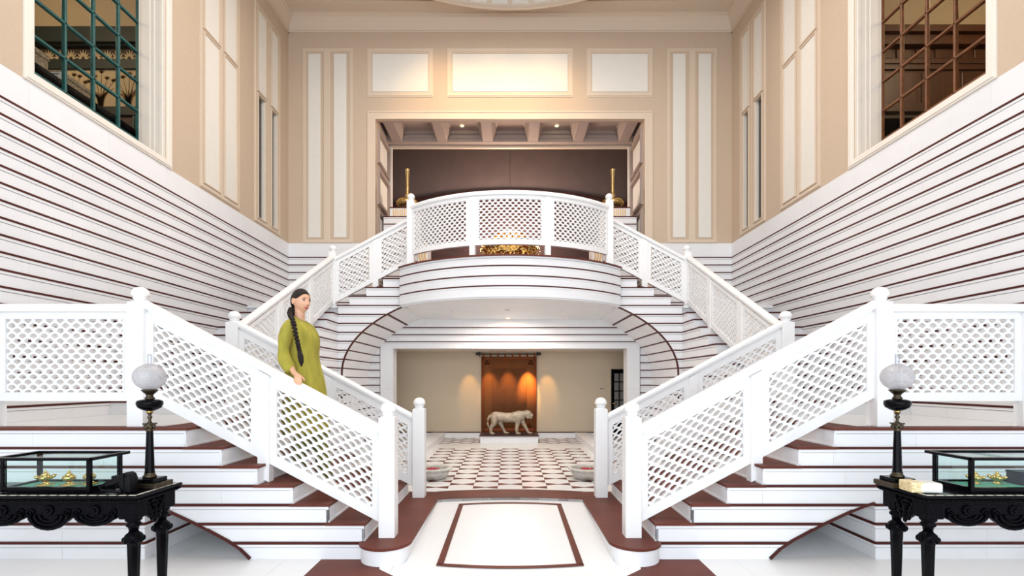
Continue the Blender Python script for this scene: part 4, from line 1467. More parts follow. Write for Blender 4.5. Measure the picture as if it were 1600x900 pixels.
# hall downlights
for i, (px, e, tint) in enumerate(((730.7, 20, 1), (763, 30, 0), (794, 28, 0), (826, 170, 0), (857.5, 24, 1))):
    y = 11.22
    x = hx(px, y)
    t = thing('downlight', (x, y, 2.228), ['leftmost', 'second from left', 'middle', 'second from right', 'rightmost'][i] + ' of the five warm downlights above the tapestry', 'downlight', 'downlights above the tapestry')
    MB().lathe([(0.045, 0.002), (0.045, -0.012), (0.032, -0.012), (0.030, 0.002)], (x, y, 2.228), 16).build('trim_ring', 'panel', t)
    MB().lathe([(0.0, -0.004), (0.031, -0.004)], (x, y, 2.228), 16).build('lens', 'spotglow', t)
    l = lamp('downlight_beam', 'SPOT', (x, y, 2.21), e, (1.0, 0.52, 0.12), 0.015, (math.radians(30), 0, 0), spot=math.radians(34), blend=0.9)
lamp('hall_fill_lamp', 'AREA', (0, 9.4, 2.80), 25, (1.0, 0.9, 0.78), 1.2)  # fill added without a fitting, standing in for the soffit downlights

# marble bowls with petals
for S, side in ((-1, 'left'), (1, 'right')):
    c = (S * 1.08, 6.78, Z0)
    b = thing('marble_bowl', c, 'grey carved marble bowl of red petals on the hall floor, %s side' % side, 'bowl', 'petal bowls')
    MB().lathe([(0.14, 0.0), (0.17, 0.01), (0.215, 0.07), (0.225, 0.105), (0.21, 0.112), (0.245, 0.125), (0.255, 0.145), (0.245, 0.158), (0.225, 0.160), (0.21, 0.145), (0.205, 0.12), (0.0, 0.115)], c, 40).build('bowl', 'bowl', b)
    mb = MB()
    for k in range(40):
        a = 2 * PI * k / 40
        mb.ball((c[0] + 0.25 * math.cos(a), c[1] + 0.25 * math.sin(a), Z0 + 0.143), (0.021, 0.021, 0.014), 8, 5)
    mb.build('scalloped_rim', 'bowl', b)
    MB().lathe([(0.0, 0.1), (0.207, 0.135), (0.0, 0.1351)], c, 32).build('water', 'water', b)
    rnd = random.Random(3)
    mb = MB()
    for k in range(60):
        a, r = rnd.random() * 2 * PI, 0.085 * math.sqrt(rnd.random())
        mb.ball((c[0] + r * math.cos(a), c[1] + r * math.sin(a), Z0 + 0.138), (0.016, 0.012, 0.006), 6, 4)
    pt_ = mb.build('petals', 'petal', b)
    pt_['kind'] = 'stuff'

# ------------------------------------------------------------------ loft: piers, chevron boxes, vases, chandelier
for S, side in ((-1, 'left'), (1, 'right')):
    pr_ = thing('marble_pier', (S * 2.4, 10.66, LB), 'striped marble pier behind the balcony, %s side, carrying an inlaid box' % side, 'pier', 'piers flanking the loft opening')
    a0, a1 = sorted((S * 2.08, S * 2.82))
    MB().box(a0 + .012, a1 - .012, YB + 0.432, YB + 0.94, LB, 5.18).build('body', 'joint', pr_)
    for k in range(10):
        zb = LB + k * 0.166
        row(pr_, 'x', YB + 0.42, -1, a0, a1, zb, zb + 0.166, L=1)
    piece('marble_slab', pr_, 'marble', a0, a0 + .02, YB + 0.44, YB + 0.95, LB, 5.17)
    piece('marble_slab', pr_, 'marble', a1 - .02, a1, YB + 0.44, YB + 0.95, LB, 5.17)
    MB().box(S * 1.84, S * 2.07, YB + 0.46, YB + 0.9, LB, 4.62).build('inlaid_side', 'marble', pr_)
    for k in range(3):
        x = S * (1.87 + k * 0.06)
        zz6 = [4.05 + 0.09 * j for j in range(7)]
        Lp = [(x + S * (0.035 if j % 2 else 0), z) for j, z in enumerate(zz6)]
        MB().prism(Lp + [(a + S * 0.028, b) for a, b in reversed(Lp)], 'y', YB + 0.452, YB + 0.462).build('chevron_inlay', 'gold', pr_)
    bz0 = 5.195
    bxx = thing('inlaid_box', (S * 2.36, 10.95, bz0), 'white box with gold chevron inlay on the %s pier, under the gilt vase' % side, 'box', 'chevron boxes')
    c0, c1 = sorted((S * 2.10, S * 2.69))
    MB().box(c0, c1, YB + 0.48, YB + 0.9, bz0, bz0 + 0.20).build('body', 'marble', bxx)
    MB().box(c0 - .01, c1 + .01, YB + 0.47, YB + 0.91, bz0 + 0.20, bz0 + 0.222).build('lid', 'stripe', bxx)
    for k in range(9):
        x = c0 + 0.055 + k * 0.050
        w = 0.022
        pts = [(x, bz0 + 0.02), (x + w, bz0 + 0.02)]
        L, R = [], []
        for j in range(5):
            o_ = 0.022 if j % 2 else 0.0
            z = bz0 + 0.02 + 0.04 * j
            L.append((x + o_, z)); R.append((x + o_ + w, z))
        MB().prism(L + list(reversed(R)), 'y', YB + 0.475, YB + 0.485).build('chevron_inlay', 'gold', bxx)
    vz = bz0 + 0.222
    vx, vy = S * 2.335, 11.0
    vs_ = thing('gilt_vase', (vx, vy, vz), 'tall long-necked gilt vase on the %s pier of the loft' % side, 'vase', 'long-necked gilt vases')
    MB().lathe([(0.10, 0), (0.11, 0.01), (0.08, 0.025), (0.06, 0.035), (0.17, 0.06), (0.23, 0.10), (0.25, 0.14), (0.23, 0.18), (0.17, 0.225), (0.09, 0.255), (0.05, 0.265)], (vx, vy, vz), 32).build('body', 'goldvase', vs_)
    MB().lathe([(0.05, 0.26), (0.042, 0.29), (0.05, 0.31), (0.062, 0.325), (0.05, 0.34), (0.036, 0.36), (0.034, 0.5), (0.038, 0.75), (0.048, 0.86), (0.058, 0.91), (0.05, 0.925), (0.0, 0.925)], (vx, vy, vz), 24).build('neck', 'goldvase', vs_)
    mb = MB()
    for k in range(20):
        for d in (-1, 1):
            pts = []
            for j in range(7):
                t_ = j / 6
                z = 0.06 + 0.17 * t_
                r = 0.252 * math.sqrt(max(0.05, 1 - ((z - 0.14) / 0.115) ** 2)) if abs(z - 0.14) < 0.11 else 0.1
                a = 2 * PI * k / 20 + d * t_ * 0.7
                pts.append((vx + r * math.cos(a), vy + r * math.sin(a), vz + z))
            mb.tube(pts, 0.0035, 4)
    mb.build('net_relief', 'brass', vs_)
ch = thing('chandelier', (0, 12.9, 4.55), 'amber crystal chandelier glittering behind the balcony balustrade', 'chandelier')
MB().tube([(0, 12.9, 5.5), (0, 12.9, 9.0)], 0.004, 8).build('stem', 'bronze', ch)
MB().lathe([(0.72, 5.0), (0.74, 5.015), (0.72, 5.03), (0.70, 5.015)], (0, 12.9, 0), 40).build('hoop', 'brass', ch)
MB().lathe([(0.45, 5.35), (0.48, 5.37), (0.45, 5.39), (0.42, 5.37)], (0, 12.9, 0), 32).build('hoop', 'brass', ch)
rnd = random.Random(11)
for nm, m_, cnt in (('crystals', 'crystal', 900), ('lit_crystals', 'crystalglow', 70)):
    mb = MB()
    for k in range(cnt):
        a = rnd.random() * 2 * PI
        rr = 0.80 * math.sqrt(rnd.random())
        z = 4.78 + 0.12 * rnd.random() + 0.48 * (1 - rr / 0.80) * rnd.random() + 0.28 * rnd.random()
        s_ = 0.014 + 0.012 * rnd.random()
        x, y = rr * math.cos(a), 12.9 + rr * math.sin(a)
        mb.add([(x, y, z - 1.6 * s_), (x + s_, y, z), (x, y + s_, z), (x - s_, y, z), (x, y - s_, z), (x, y, z + 1.2 * s_)],
               [(0, 2, 1), (0, 3, 2), (0, 4, 3), (0, 1, 4), (5, 1, 2), (5, 2, 3), (5, 3, 4), (5, 4, 1)])
    o = mb.build(nm, m_, ch)
    o['kind'] = 'stuff'
lamp('chandelier_light', 'POINT', (0, 12.9, 4.95), 2.5, (1.0, 0.7, 0.35), 0.3)

# ------------------------------------------------------------------ carved black tables with display cases
TH = 0.80
def carved_table(S, xe, yf, side, label):
    """xe = inner end (towards the middle), runs outwards 1.75 m"""
    t = thing('carved_table', (S * (xe + 0.9), yf + 0.21, 0), label, 'table', 'carved ebony side tables')
    L, D = 1.75, 0.42
    X = lambda a: S * (xe + a)
    def bx2(mb, a, b, y0, y1, z0, z1):
        return mb.box(X(a), X(b), y0, y1, z0, z1)
    bx2(MB(), 0, L, yf, yf + D, TH - 0.018, TH).build('table_top', 'black', t, bevel=0.004)
    mb = MB()
    bx2(mb, 0.012, L - 0.012, yf + 0.012, yf + D - 0.012, TH - 0.048, TH - 0.018)
    mb.build('top_moulding', 'ebony', t, bevel=0.008)
    mb = MB()
    k = 0
    while k * 0.015 < L:                                           # gadrooned edge
        mb.ball((X(k * 0.015), yf + 0.010, TH - 0.031), (0.006, 0.009, 0.010), 6, 5); k += 1
    for j in range(int(D / 0.015)):
        mb.ball((X(0.010), yf + j * 0.015, TH - 0.031), (0.009, 0.006, 0.010), 6, 5)
    o = mb.build('gadrooned_edge', 'ebony', t); o['kind'] = 'stuff'
    for j in range(14):
        bx2(MB(), 0.02 + j * 0.062, 0.02 + j * 0.062 + 0.046, yf + 0.014, yf + 0.030, TH - 0.002, TH + 0.001).build('ivory_inlay', 'ivory', t)
    for j in range(6):
        bx2(MB(), 0.018, 0.032, yf + 0.04 + j * 0.062, yf + 0.04 + j * 0.062 + 0.054, TH - 0.002, TH + 0.001).build('ivory_inlay', 'ivory', t)
    # aprons with scalloped lower edge
    def scallop(l0, l1, n, zt, zb, dip):
        pts = [(l0, zt), (l0, zb)]
        w = (l1 - l0) / n
        for i in range(n):
            for j in range(1, 9):
                u = j / 8.0
                pts.append((l0 + w * (i + u), zb - dip * math.sin(PI * u) * (1.25 if i % 2 else 0.8)))
        pts.append((l1, zt))
        return pts
    ap = MB()
    sc = scallop(0.15, L - 0.15, 5, TH - 0.048, 0.655, 0.06)
    ap.prism([(X(a), z) for a, z in sc], 'y', yf + 0.045, yf + 0.075)
    ap.build('front_apron', 'ebony', t, bevel=0.006)
    ap = MB()
    ap.prism([(X(a), z) for a, z in sc], 'y', yf + D - 0.075, yf + D - 0.045)
    ap.build('rear_apron', 'ebony', t, bevel=0.006)
    sd = [(yf + a, z) for a, z in scallop(0.14, D - 0.14, 1, TH - 0.048, 0.665, 0.075)]
    for a in (0.045, L - 0.075):
        MB().prism(sd, 'x', X(a), X(a + 0.03)).build('side_apron', 'ebony', t, bevel=0.006)
    # carving: swags, rosettes, leaves
    w = (L - 0.30) / 5
    for i in range(5):
        c = 0.15 + w * (i + 0.5)
        dip = 0.06 * (1.25 if i % 2 else 0.8)
        mb = MB()
        for rr in (1.0, 0.72, 0.46):
            pts = [(X(c + math.cos(PI + PI * j / 10) * w * 0.42 * rr), yf + 0.040, 0.672 + math.sin(PI + PI * j / 10) * (dip + 0.012) * rr) for j in range(11)]
            mb.tube(pts, 0.010 * (0.6 + 0.5 * rr), 6)
        for e in (-1, 1):
            pts = []
            for j in range(12):
                a = j / 11 * 2.6 * PI
                r = 0.026 * (1 - j / 14)
                pts.append((X(c + e * w * 0.40 + e * -r * math.cos(a)), yf + 0.040, 0.685 + r * math.sin(a)))
            mb.tube(pts, 0.007, 5)
        mb.build('carved_swag', 'ebony', t)
        mb = MB()
        for j in range(8):
            a = 2 * PI * j / 8
            mb.ball((X(c + 0.022 * math.cos(a)), yf + 0.040, 0.70 + 0.022 * math.sin(a)), (0.013, 0.010, 0.013), 7, 5)
        mb.ball((X(c), yf + 0.036, 0.70), 0.012, 8, 6)
        mb.build('carved_rosette', 'ebony', t)
    mb = MB()
    for e in (-1, 0, 1):
        for j in range(4):
            mb.ball((X(0.040), yf + D / 2 + e * (0.03 + 0.012 * j), 0.60 + 0.03 * j + 0.02 * abs(e)), (0.012, 0.016, 0.022), 7, 5)
    for e in (-1, 1):
        pts = [(X(0.040), yf + D / 2 + e * (0.02 + 0.055 * math.sin(j / 9 * 2.2 * PI) * (1 - j / 12)), 0.69 + 0.045 * math.cos(j / 9 * 2.2 * PI) * (1 - j / 12)) for j in range(10)]
        mb.tube(pts, 0.008, 5)
    mb.build('carved_leaf', 'ebony', t)
    # legs: block, collar, carved ball, faceted taper
    for a in (0.085, L - 0.085):
        for y in (yf + 0.085, yf + D - 0.085):
            cx = X(a)
            lg = MB().box(cx - 0.055, cx + 0.055, y - 0.055, y + 0.055, 0.645, TH - 0.048).build('leg', 'ebony', t, bevel=0.006)
            MB().lathe([(0.0246, 0.555), (0.0295, 0.585), (0.0410, 0.595), (0.0426, 0.607), (0.0344, 0.613), (0.0361, 0.622), (0.0459, 0.63), (0.0459, 0.645)], (cx, y, 0), 20).build('collar', 'ebony', lg)
            MB().lathe([(0.0377, 0.487), (0.0508, 0.50), (0.0541, 0.517), (0.0459, 0.538), (0.0295, 0.552), (0.0246, 0.56)], (cx, y, 0), 20).build('turned_ball', 'ebony', lg)
            mb = MB()
            for j in range(10):
                b = 2 * PI * j / 10
                mb.ball((cx + 0.050 * math.cos(b), y + 0.050 * math.sin(b), 0.508), (0.013, 0.013, 0.020), 7, 5)
            mb.build('carved_leaf', 'ebony', lg)
            MB().lathe([(0.0197, 0.0), (0.0246, 0.02), (0.0262, 0.06), (0.0377, 0.47), (0.0410, 0.49)], (cx, y, 0), 8, smooth=False, a0=PI / 8).build('tapered_shaft', 'black', lg)
    return t
carved_table(-1, 2.31, 2.99, 'left', 'carved black ebony table at the left edge of the picture')
carved_table(1, 2.575, 2.99, 'right', 'carved black ebony table at the right edge of the picture')

def display_case(S, x0, x1, y0, y1, h, label, lid_over):
    c = thing('display_case', (S * (x0 + x1) / 2, (y0 + y1) / 2, TH), label, 'display case', 'glass display cases')
    z0, z1 = TH + 0.002, TH + h
    X = lambda a: S * a
    MB().box(X(x0), X(x1), y0, y1, z0, z0 + 0.016).build('base', 'black', c)
    MB().box(X(x0 + 0.02), X(x1 - 0.02), y0 + 0.02, y1 - 0.02, z0 + 0.016, z0 + 0.022).build('felt_lining', 'felt', c)
    w = 0.011
    for a in (x0, x1):
        for y in (y0, y1):
            MB().box(X(a) - w, X(a) + w, y - w, y + w, z0, z1).build('corner_post', 'black', c)
    for y in (y0, y1):
        MB().box(X(x0), X(x1), y - 0.012, y + 0.012, z0 + 0.016, z0 + 0.034).build('bottom_rail', 'black', c)
    for a in (x0, x1):
        MB().box(X(a) - 0.012, X(a) + 0.012, y0, y1, z0 + 0.016, z0 + 0.034).build('bottom_rail', 'black', c)
    m_ = 0.03
    for y in (y0 - m_, y1 + m_):
        MB().box(X(x0 - lid_over), X(x1 + lid_over), y - 0.014, y + 0.014, z1 - 0.006, z1 + 0.012).build('top_rail', 'black', c)
    for a in (x0 - lid_over, x1 + lid_over):
        MB().box(X(a) - 0.014, X(a) + 0.014, y0 - m_, y1 + m_, z1 - 0.006, z1 + 0.012).build('top_rail', 'black', c)
    for y in (y0, y1):
        piece('pane', c, 'glass', min(X(x0), X(x1)) + w, max(X(x0), X(x1)) - w, y - 0.002, y + 0.002, z0 + 0.03, z1)
    for a in (x0, x1):
        piece('pane', c, 'glass', X(a) - 0.002, X(a) + 0.002, y0 + w, y1 - w, z0 + 0.03, z1)
    piece('pane', c, 'glass', min(X(x0 - lid_over), X(x1 + lid_over)), max(X(x0 - lid_over), X(x1 + lid_over)), y0 - m_, y1 + m_, z1, z1 + 0.004)
display_case(-1, 2.69, 3.24, 3.09, 3.33, 0.215, 'glass display case with black frame on the left table', 0.035)
display_case(1, 2.93, 3.62, 3.07, 3.33, 0.220, 'glass display case with green felt floor on the right table', 0.035)

def brass_pot(x, y, label, plate, spouts, k=1.0):
    z = TH + 0.024
    b = thing('brass_inkpot', (x, y, z), label, 'inkpot', 'brass inkpots in the display cases')
    if plate:
        MB().lathe([(0.0, 0.0), (0.052 * k, 0.0), (0.056 * k, 0.005), (0.0, 0.006)], (x, y, z), 24).build('saucer', 'brass', b)
        z += 0.006
    MB().lathe([(0.030 * k, 0.0), (0.028 * k, 0.006), (0.018 * k, 0.012), (0.017 * k, 0.020 * k), (0.034 * k, 0.032 * k), (0.040 * k, 0.046 * k), (0.035 * k, 0.060 * k), (0.020 * k, 0.068 * k), (0.024 * k, 0.074 * k), (0.012 * k, 0.080 * k), (0.0, 0.084 * k)], (x, y, z), 24).build('body', 'brass', b)
    MB().ball((x, y, z + 0.088 * k), (0.009, 0.009, 0.010), 8, 6).build('knob', 'brass', b)
    if spouts:
        for j in range(4):
            a = PI / 4 + PI / 2 * j
            dx, dy = math.cos(a), math.sin(a)
            MB().tube([(x + dx * 0.03 * k, y + dy * 0.03 * k, z + 0.046 * k), (x + dx * 0.046 * k, y + dy * 0.046 * k, z + 0.052 * k), (x + dx * 0.05 * k, y + dy * 0.05 * k, z + 0.066 * k)], [0.011, 0.009, 0.012], 8).build('spout', 'brass', b)
fx = lambda px, d: (px - 797) * d / 755
brass_pot(fx(71, 3.2), 3.2, 'spouted brass inkpot, leftmost in the left display case', True, True, 0.92)
brass_pot(fx(108, 3.2), 3.2, 'round brass inkpot, middle one in the left display case', True, False, 0.92)
brass_pot(fx(140, 3.24), 3.24, 'brass inkpot behind the corner post of the left display case', True, False, 0.92)
brass_pot(fx(1524, 3.24), 3.24, 'brass inkpot nearest the corner post in the right display case', False, True, 0.85)
brass_pot(fx(1558, 3.24), 3.24, 'spouted brass inkpot in the middle of the right display case', False, True, 0.85)
bxn = thing('navy_box', (3.42, 3.2, TH + .024), 'dark navy box inside the right display case', 'box')
MB().box(fx(1586, 3.22), fx(1586, 3.22) + 0.16, 3.18, 3.28, TH + .024, TH + .10).build('body', 'navy', bxn, bevel=0.004)
MB().box(fx(1586, 3.22) - .003, fx(1586, 3.22) + 0.163, 3.177, 3.283, TH + .10, TH + .112).build('lid', 'navy', bxn, bevel=0.003)
# wrapped book on the right table
bk = thing('wrapped_book', (2.66, 3.1, TH), 'cream book with gold brocade end on the right table', 'book')
R_ = Matrix.Rotation(math.radians(-6), 3, 'Z')
def rbox(c, hx_, hy_, z0, z1):
    mb = MB().box(-hx_, hx_, -hy_, hy_, z0, z1)
    return mb.mapped(lambda a, b, d: (c[0] + (R_ @ Vector((a, b, 0))).x, c[1] + (R_ @ Vector((a, b, 0))).y, d))
rbox((2.67, 3.115), 0.072, 0.060, TH + .002, TH + .065).build('paper_wrap', 'paper', bk, bevel=0.012)
rbox((2.595, 3.125), 0.038, 0.062, TH + .002, TH + .068).build('brocade_end', 'brocade', bk, bevel=0.008)
# black leather pouch with ribbed strap
po = thing('leather_pouch', (-2.52, 3.09, TH), 'black leather pouch with ribbed strap on the left table', 'pouch')
q = MB()
px_, py_ = fx(196, 3.08), 3.10
q.box(px_ - 0.030, px_ + 0.040, py_ - 0.036, py_ + 0.036, TH + 0.004, TH + 0.095)
q.prism([(px_ - 0.030, TH + 0.085), (px_ - 0.020, TH + 0.125), (px_ + 0.010, TH + 0.132), (px_ + 0.034, TH + 0.118), (px_ + 0.040, TH + 0.09)], 'y', py_ - 0.032, py_ + 0.032)
q.box(px_ - 0.085, px_ - 0.025, py_ - 0.028, py_ + 0.028, TH + 0.055, TH + 0.108)
finish(q, 'bag', 'leather', po, 0.004, 4)
MB().box(px_ - 0.012, px_ + 0.002, py_ - 0.041, py_ - 0.034, TH + 0.01, TH + 0.12).build('strap_loop', 'leather', po, bevel=0.002)
for j in range(8):
    a = px_ - 0.04 - 0.011 * j
    MB().tube([(a, py_ - 0.03, TH + 0.062 - 0.003 * j), (a, py_ - 0.015, TH + 0.095 - 0.004 * j), (a, py_ + 0.02, TH + 0.095 - 0.004 * j)], 0.0075, 6).build('strap_rib', 'leather', po)
MB().tube([(px_ - 0.13, py_, TH + 0.06), (px_ - 0.17, py_ - 0.01, TH + 0.03), (px_ - 0.14, py_ - 0.03, TH + 0.015), (px_ - 0.06, py_ - 0.045, TH + 0.015), (px_, py_ - 0.05, TH + 0.012)], 0.012, 8).build('strap', 'leather', po)
MB().box(px_ - 0.035, px_ - 0.012, py_ - 0.055, py_ - 0.04, TH + 0.01, TH + 0.035).build('buckle', 'iron', po, bevel=0.003)

# oil lamps
def oil_lamp(px, d, label):
    x = fx(px, d)
    z = TH
    t = thing('oil_lamp', (x, d, z), label, 'oil lamp', 'column oil lamps')
    MB().box(x - 0.10, x + 0.10, d - 0.085, d + 0.085, z + .002, z + 0.035).build('plinth', 'bronze', t, bevel=0.004)
    MB().box(x - 0.074, x + 0.074, d - 0.065, d + 0.065, z + 0.035, z + 0.062).build('step', 'black', t, bevel=0.005)
    MB().lathe([(0.0394, 0.062), (0.0410, 0.072), (0.0328, 0.082), (0.0295, 0.09), (0.0328, 0.096)], (x, d, z), 24).build('column_base', 'bronze', t)
    MB().lathe([(0.0287, 0.092), (0.0271, 0.12), (0.0197, 0.375)], (x, d, z), 10, smooth=False).build('column', 'black', t)
    MB().lathe([(0.0197, 0.372), (0.0246, 0.38), (0.0197, 0.386), (0.0246, 0.40), (0.0328, 0.42), (0.0262, 0.424)], (x, d, z), 16).build('capital', 'bronze', t)
    MB().box(x - 0.031, x + 0.031, d - 0.031, d + 0.031, z + 0.420, z + 0.430).build('abacus', 'bronze', t, bevel=0.004)
    mb = MB()
    for j in range(8):
        a = 2 * PI * j / 8
        mb.ball((x + 0.027 * math.cos(a), d + 0.027 * math.sin(a), z + 0.404), (0.010, 0.010, 0.016), 7, 5)
    mb.build('acanthus', 'bronze', t)
    MB().lathe([(0.0180, 0.43), (0.0098, 0.44), (0.0082, 0.455), (0.0164, 0.468), (0.0090, 0.48), (0.0131, 0.492), (0.0197, 0.50), (0.0131, 0.512)], (x, d, z), 16).build('stem', 'bronze', t)
    MB().lathe([(0.0120, 0.496), (0.0190, 0.502), (0.0190, 0.508), (0.0120, 0.514)], (x, d, z), 16).build('stem_ring', 'brass', t)
    MB().lathe([(0.0180, 0.508), (0.0451, 0.520), (0.0672, 0.535), (0.0754, 0.552), (0.0771, 0.568), (0.0722, 0.580), (0.0492, 0.588), (0.0246, 0.592)], (x, d, z), 36).build('oil_font', 'black', t)
    MB().lathe([(0.0279, 0.588), (0.0295, 0.60), (0.0213, 0.607), (0.0213, 0.622), (0.0328, 0.632), (0.0476, 0.648), (0.0508, 0.654), (0.0410, 0.656), (0.0164, 0.656)], (x, d, z), 28).build('burner', 'bronze', t)
    MB().lathe([(0.0123, 0.65), (0.0197, 0.66), (0.0180, 0.70), (0.0148, 0.74), (0.0139, 0.88), (0.0135, 0.895)], (x, d, z), 20).build('chimney', 'chimglass', t)
    MB().lathe([(0.039, 0.657)] + [(0.097 * math.sin(math.radians(a)), 0.740 - 0.088 * math.cos(math.radians(a))) for a in range(34, 156, 8)] + [(0.028, 0.828)], (x, d, z), 48).build('globe_shade', 'lampglass', t)
oil_lamp(234, 3.26, 'black column oil lamp with etched glass globe on the left table')
oil_lamp(1402, 3.28, 'black column oil lamp with etched glass globe on the right table')
# ------------------------------------------------------------------ woman descending the left stair
PB = Vector((-1.965, 4.58, Z0 + RS * 3))
wm = thing('person', PB, 'woman in an olive green tunic with a long dark braid, hand on the left balustrade', 'person')
def P3(x, y, z):
    return (PB.x + x, PB.y + y, PB.z + z)
YAW = math.radians(-30)
HC = Vector((-0.012, -0.01, 1.635))
RH = Matrix.Rotation(YAW, 3, 'Z') @ Matrix.Rotation(math.radians(4), 3, 'Y')
def H3(x, y, z):
    """head-local (x forward) to world"""
    q = RH @ Vector((x, y, z)) + HC
    return P3(q.x, q.y, q.z)
q = MB()
cp = lambda a, ra, b, rb: q.capsule(P3(*a), ra, P3(*b), rb, 14)
# head as a shaped ball
n, m = 40, 30
v = []
for i in range(m + 1):
    t = -PI / 2 + PI * i / m
    for k in range(n):
        a = 2 * PI * k / n
        cx, cy, cz = math.cos(t) * math.cos(a), math.cos(t) * math.sin(a), math.sin(t)
        x, y, z = cx * 0.096, cy * 0.074, cz * 0.112
        if z < 0:                                                   # jaw narrows and comes forward
            f_ = -z / 0.112
            y *= 1 - 0.34 * f_ ** 1.5
            x = x * (1 - 0.22 * f_) + 0.020 * f_
            if cx < 0:
                x *= 1 - 0.35 * f_
        if cx > 0.55:
            w = max(0, 1 - (y / 0.018) ** 2)
            if -0.045 < z < 0.02:                                   # nose
                s_ = (0.02 - z) / 0.065
                x += 0.021 * w * math.sin(min(1, s_) * PI * 0.72) ** 1.3
            e = math.exp(-((abs(y) - 0.030) / 0.016) ** 2 - ((z - 0.004) / 0.013) ** 2)
            x -= 0.010 * e                                          # eye sockets
            x += 0.004 * math.exp(-(y / 0.05) ** 2 - ((z - 0.026) / 0.010) ** 2)
            x += 0.006 * math.exp(-(y / 0.022) ** 2 - ((z + 0.064) / 0.010) ** 2)   # lips
            x -= 0.004 * math.exp(-(y / 0.02) ** 2 - ((z + 0.082) / 0.008) ** 2)
            x += 0.005 * math.exp(-(y / 0.022) ** 2 - ((z + 0.100) / 0.012) ** 2)   # chin
        v.append(H3(x, y, z))
f = []
for i in range(m):
    for k in range(n):
        j = (k + 1) % n
        f.append((i * n + k, i * n + j, (i + 1) * n + j, (i + 1) * n + k))
q.add(v, f, True)
for e in (-1, 1):                                                   # ears
    q.ball(H3(-0.012, e * 0.077, -0.008), (0.018, 0.012, 0.031), 10, 8, RH)
q.capsule(P3(-0.030, -0.005, 1.42), 0.050, P3(-0.025, -0.008, 1.57), 0.046, 14)      # neck
cp((-0.02, 0.13, 1.385), 0.045, (-0.02, -0.13, 1.385), 0.045)       # shoulders
cp((-0.005, 0, 1.31), 0.10, (0.0, 0, 1.20), 0.10)
cp((0.0, 0, 1.20), 0.115, (0.0, 0, 1.05), 0.105)
cp((0.0, 0, 1.05), 0.105, (0.0, 0, 0.92), 0.135)
# near (right) arm down to the rail
SH, EL, WR = (-0.03, -0.16, 1.38), (-0.075, -0.229, 1.13), (0.045, -0.285, 0.955)
cp(SH, 0.034, EL, 0.032)
cp(EL, 0.032, WR, 0.024)
# far arm hanging
cp((-0.03, 0.165, 1.385), 0.036, (-0.05, 0.22, 1.12), 0.037)
cp((-0.05, 0.22, 1.12), 0.036, (0.02, 0.235, 0.88), 0.023)
cp((0.02, 0.235, 0.87), 0.026, (0.04, 0.235, 0.80), 0.022)
for k in range(4):
    x = 0.022 + 0.014 * k
    cp((x, 0.235, 0.80), 0.0085, (x + 0.012, 0.228, 0.745), 0.008)
    cp((x + 0.012, 0.228, 0.745), 0.008, (x + 0.010, 0.218, 0.715), 0.007)
cp((0.055, 0.225, 0.85), 0.010, (0.078, 0.215, 0.80), 0.008)
# legs: one foot on this tread, the other on the tread below
cp((0.0, -0.085, 0.90), 0.085, (0.05, -0.085, 0.48), 0.058)
cp((0.05, -0.085, 0.48), 0.056, (0.0, -0.085, 0.09), 0.036)
cp((-0.01, -0.085, 0.05), 0.035, (0.11, -0.085, 0.028), 0.026)
cp((0.0, 0.085, 0.90), 0.085, (0.10, 0.085, 0.46), 0.056)
cp((0.10, 0.085, 0.46), 0.054, (0.20, 0.085, -0.06), 0.036)
cp((0.19, 0.085, -0.115), 0.034, (0.30, 0.085, -0.132), 0.026)
# hand on the rail: palm, four fingers over the rail, thumb from the side of the palm
RZ = (zn + SLOPE * (1.90 - NX) + 0.87) - PB.z                       # rail top near the hand (local)
hx0 = 0.085
cp(WR, 0.024, (hx0, -0.310, RZ + 0.030), 0.021)
for k in range(4):
    xk = hx0 + 0.006 + 0.017 * (k - 0.5)
    zr_ = (zn + SLOPE * (-(PB.x + xk) - NX) + 0.87) - PB.z
    L_ = (0.036, 0.042, 0.040, 0.032)[k]
    cp((hx0 + 0.012 * (k - 1.5), -0.306, RZ + 0.026), 0.014, (xk, -0.345, zr_ + 0.012), 0.0095)
    cp((xk, -0.345, zr_ + 0.012), 0.0095, (xk + 0.003, -0.345 - L_ * 0.62, zr_ - 0.010), 0.0085)
    cp((xk + 0.003, -0.345 - L_ * 0.62, zr_ - 0.010), 0.0085, (xk + 0.004, -0.345 - L_ * 0.72, zr_ - 0.010 - L_ * 0.7), 0.0075)
cp((hx0 + 0.020, -0.300, RZ + 0.026), 0.012, (hx0 + 0.052, -0.300, RZ - 0.002), 0.0095)
cp((hx0 + 0.052, -0.300, RZ - 0.002), 0.0095, (hx0 + 0.066, -0.322, RZ - 0.012), 0.008)
finish(q, 'body', 'skin', wm, 0.0045, 1, 0.4)
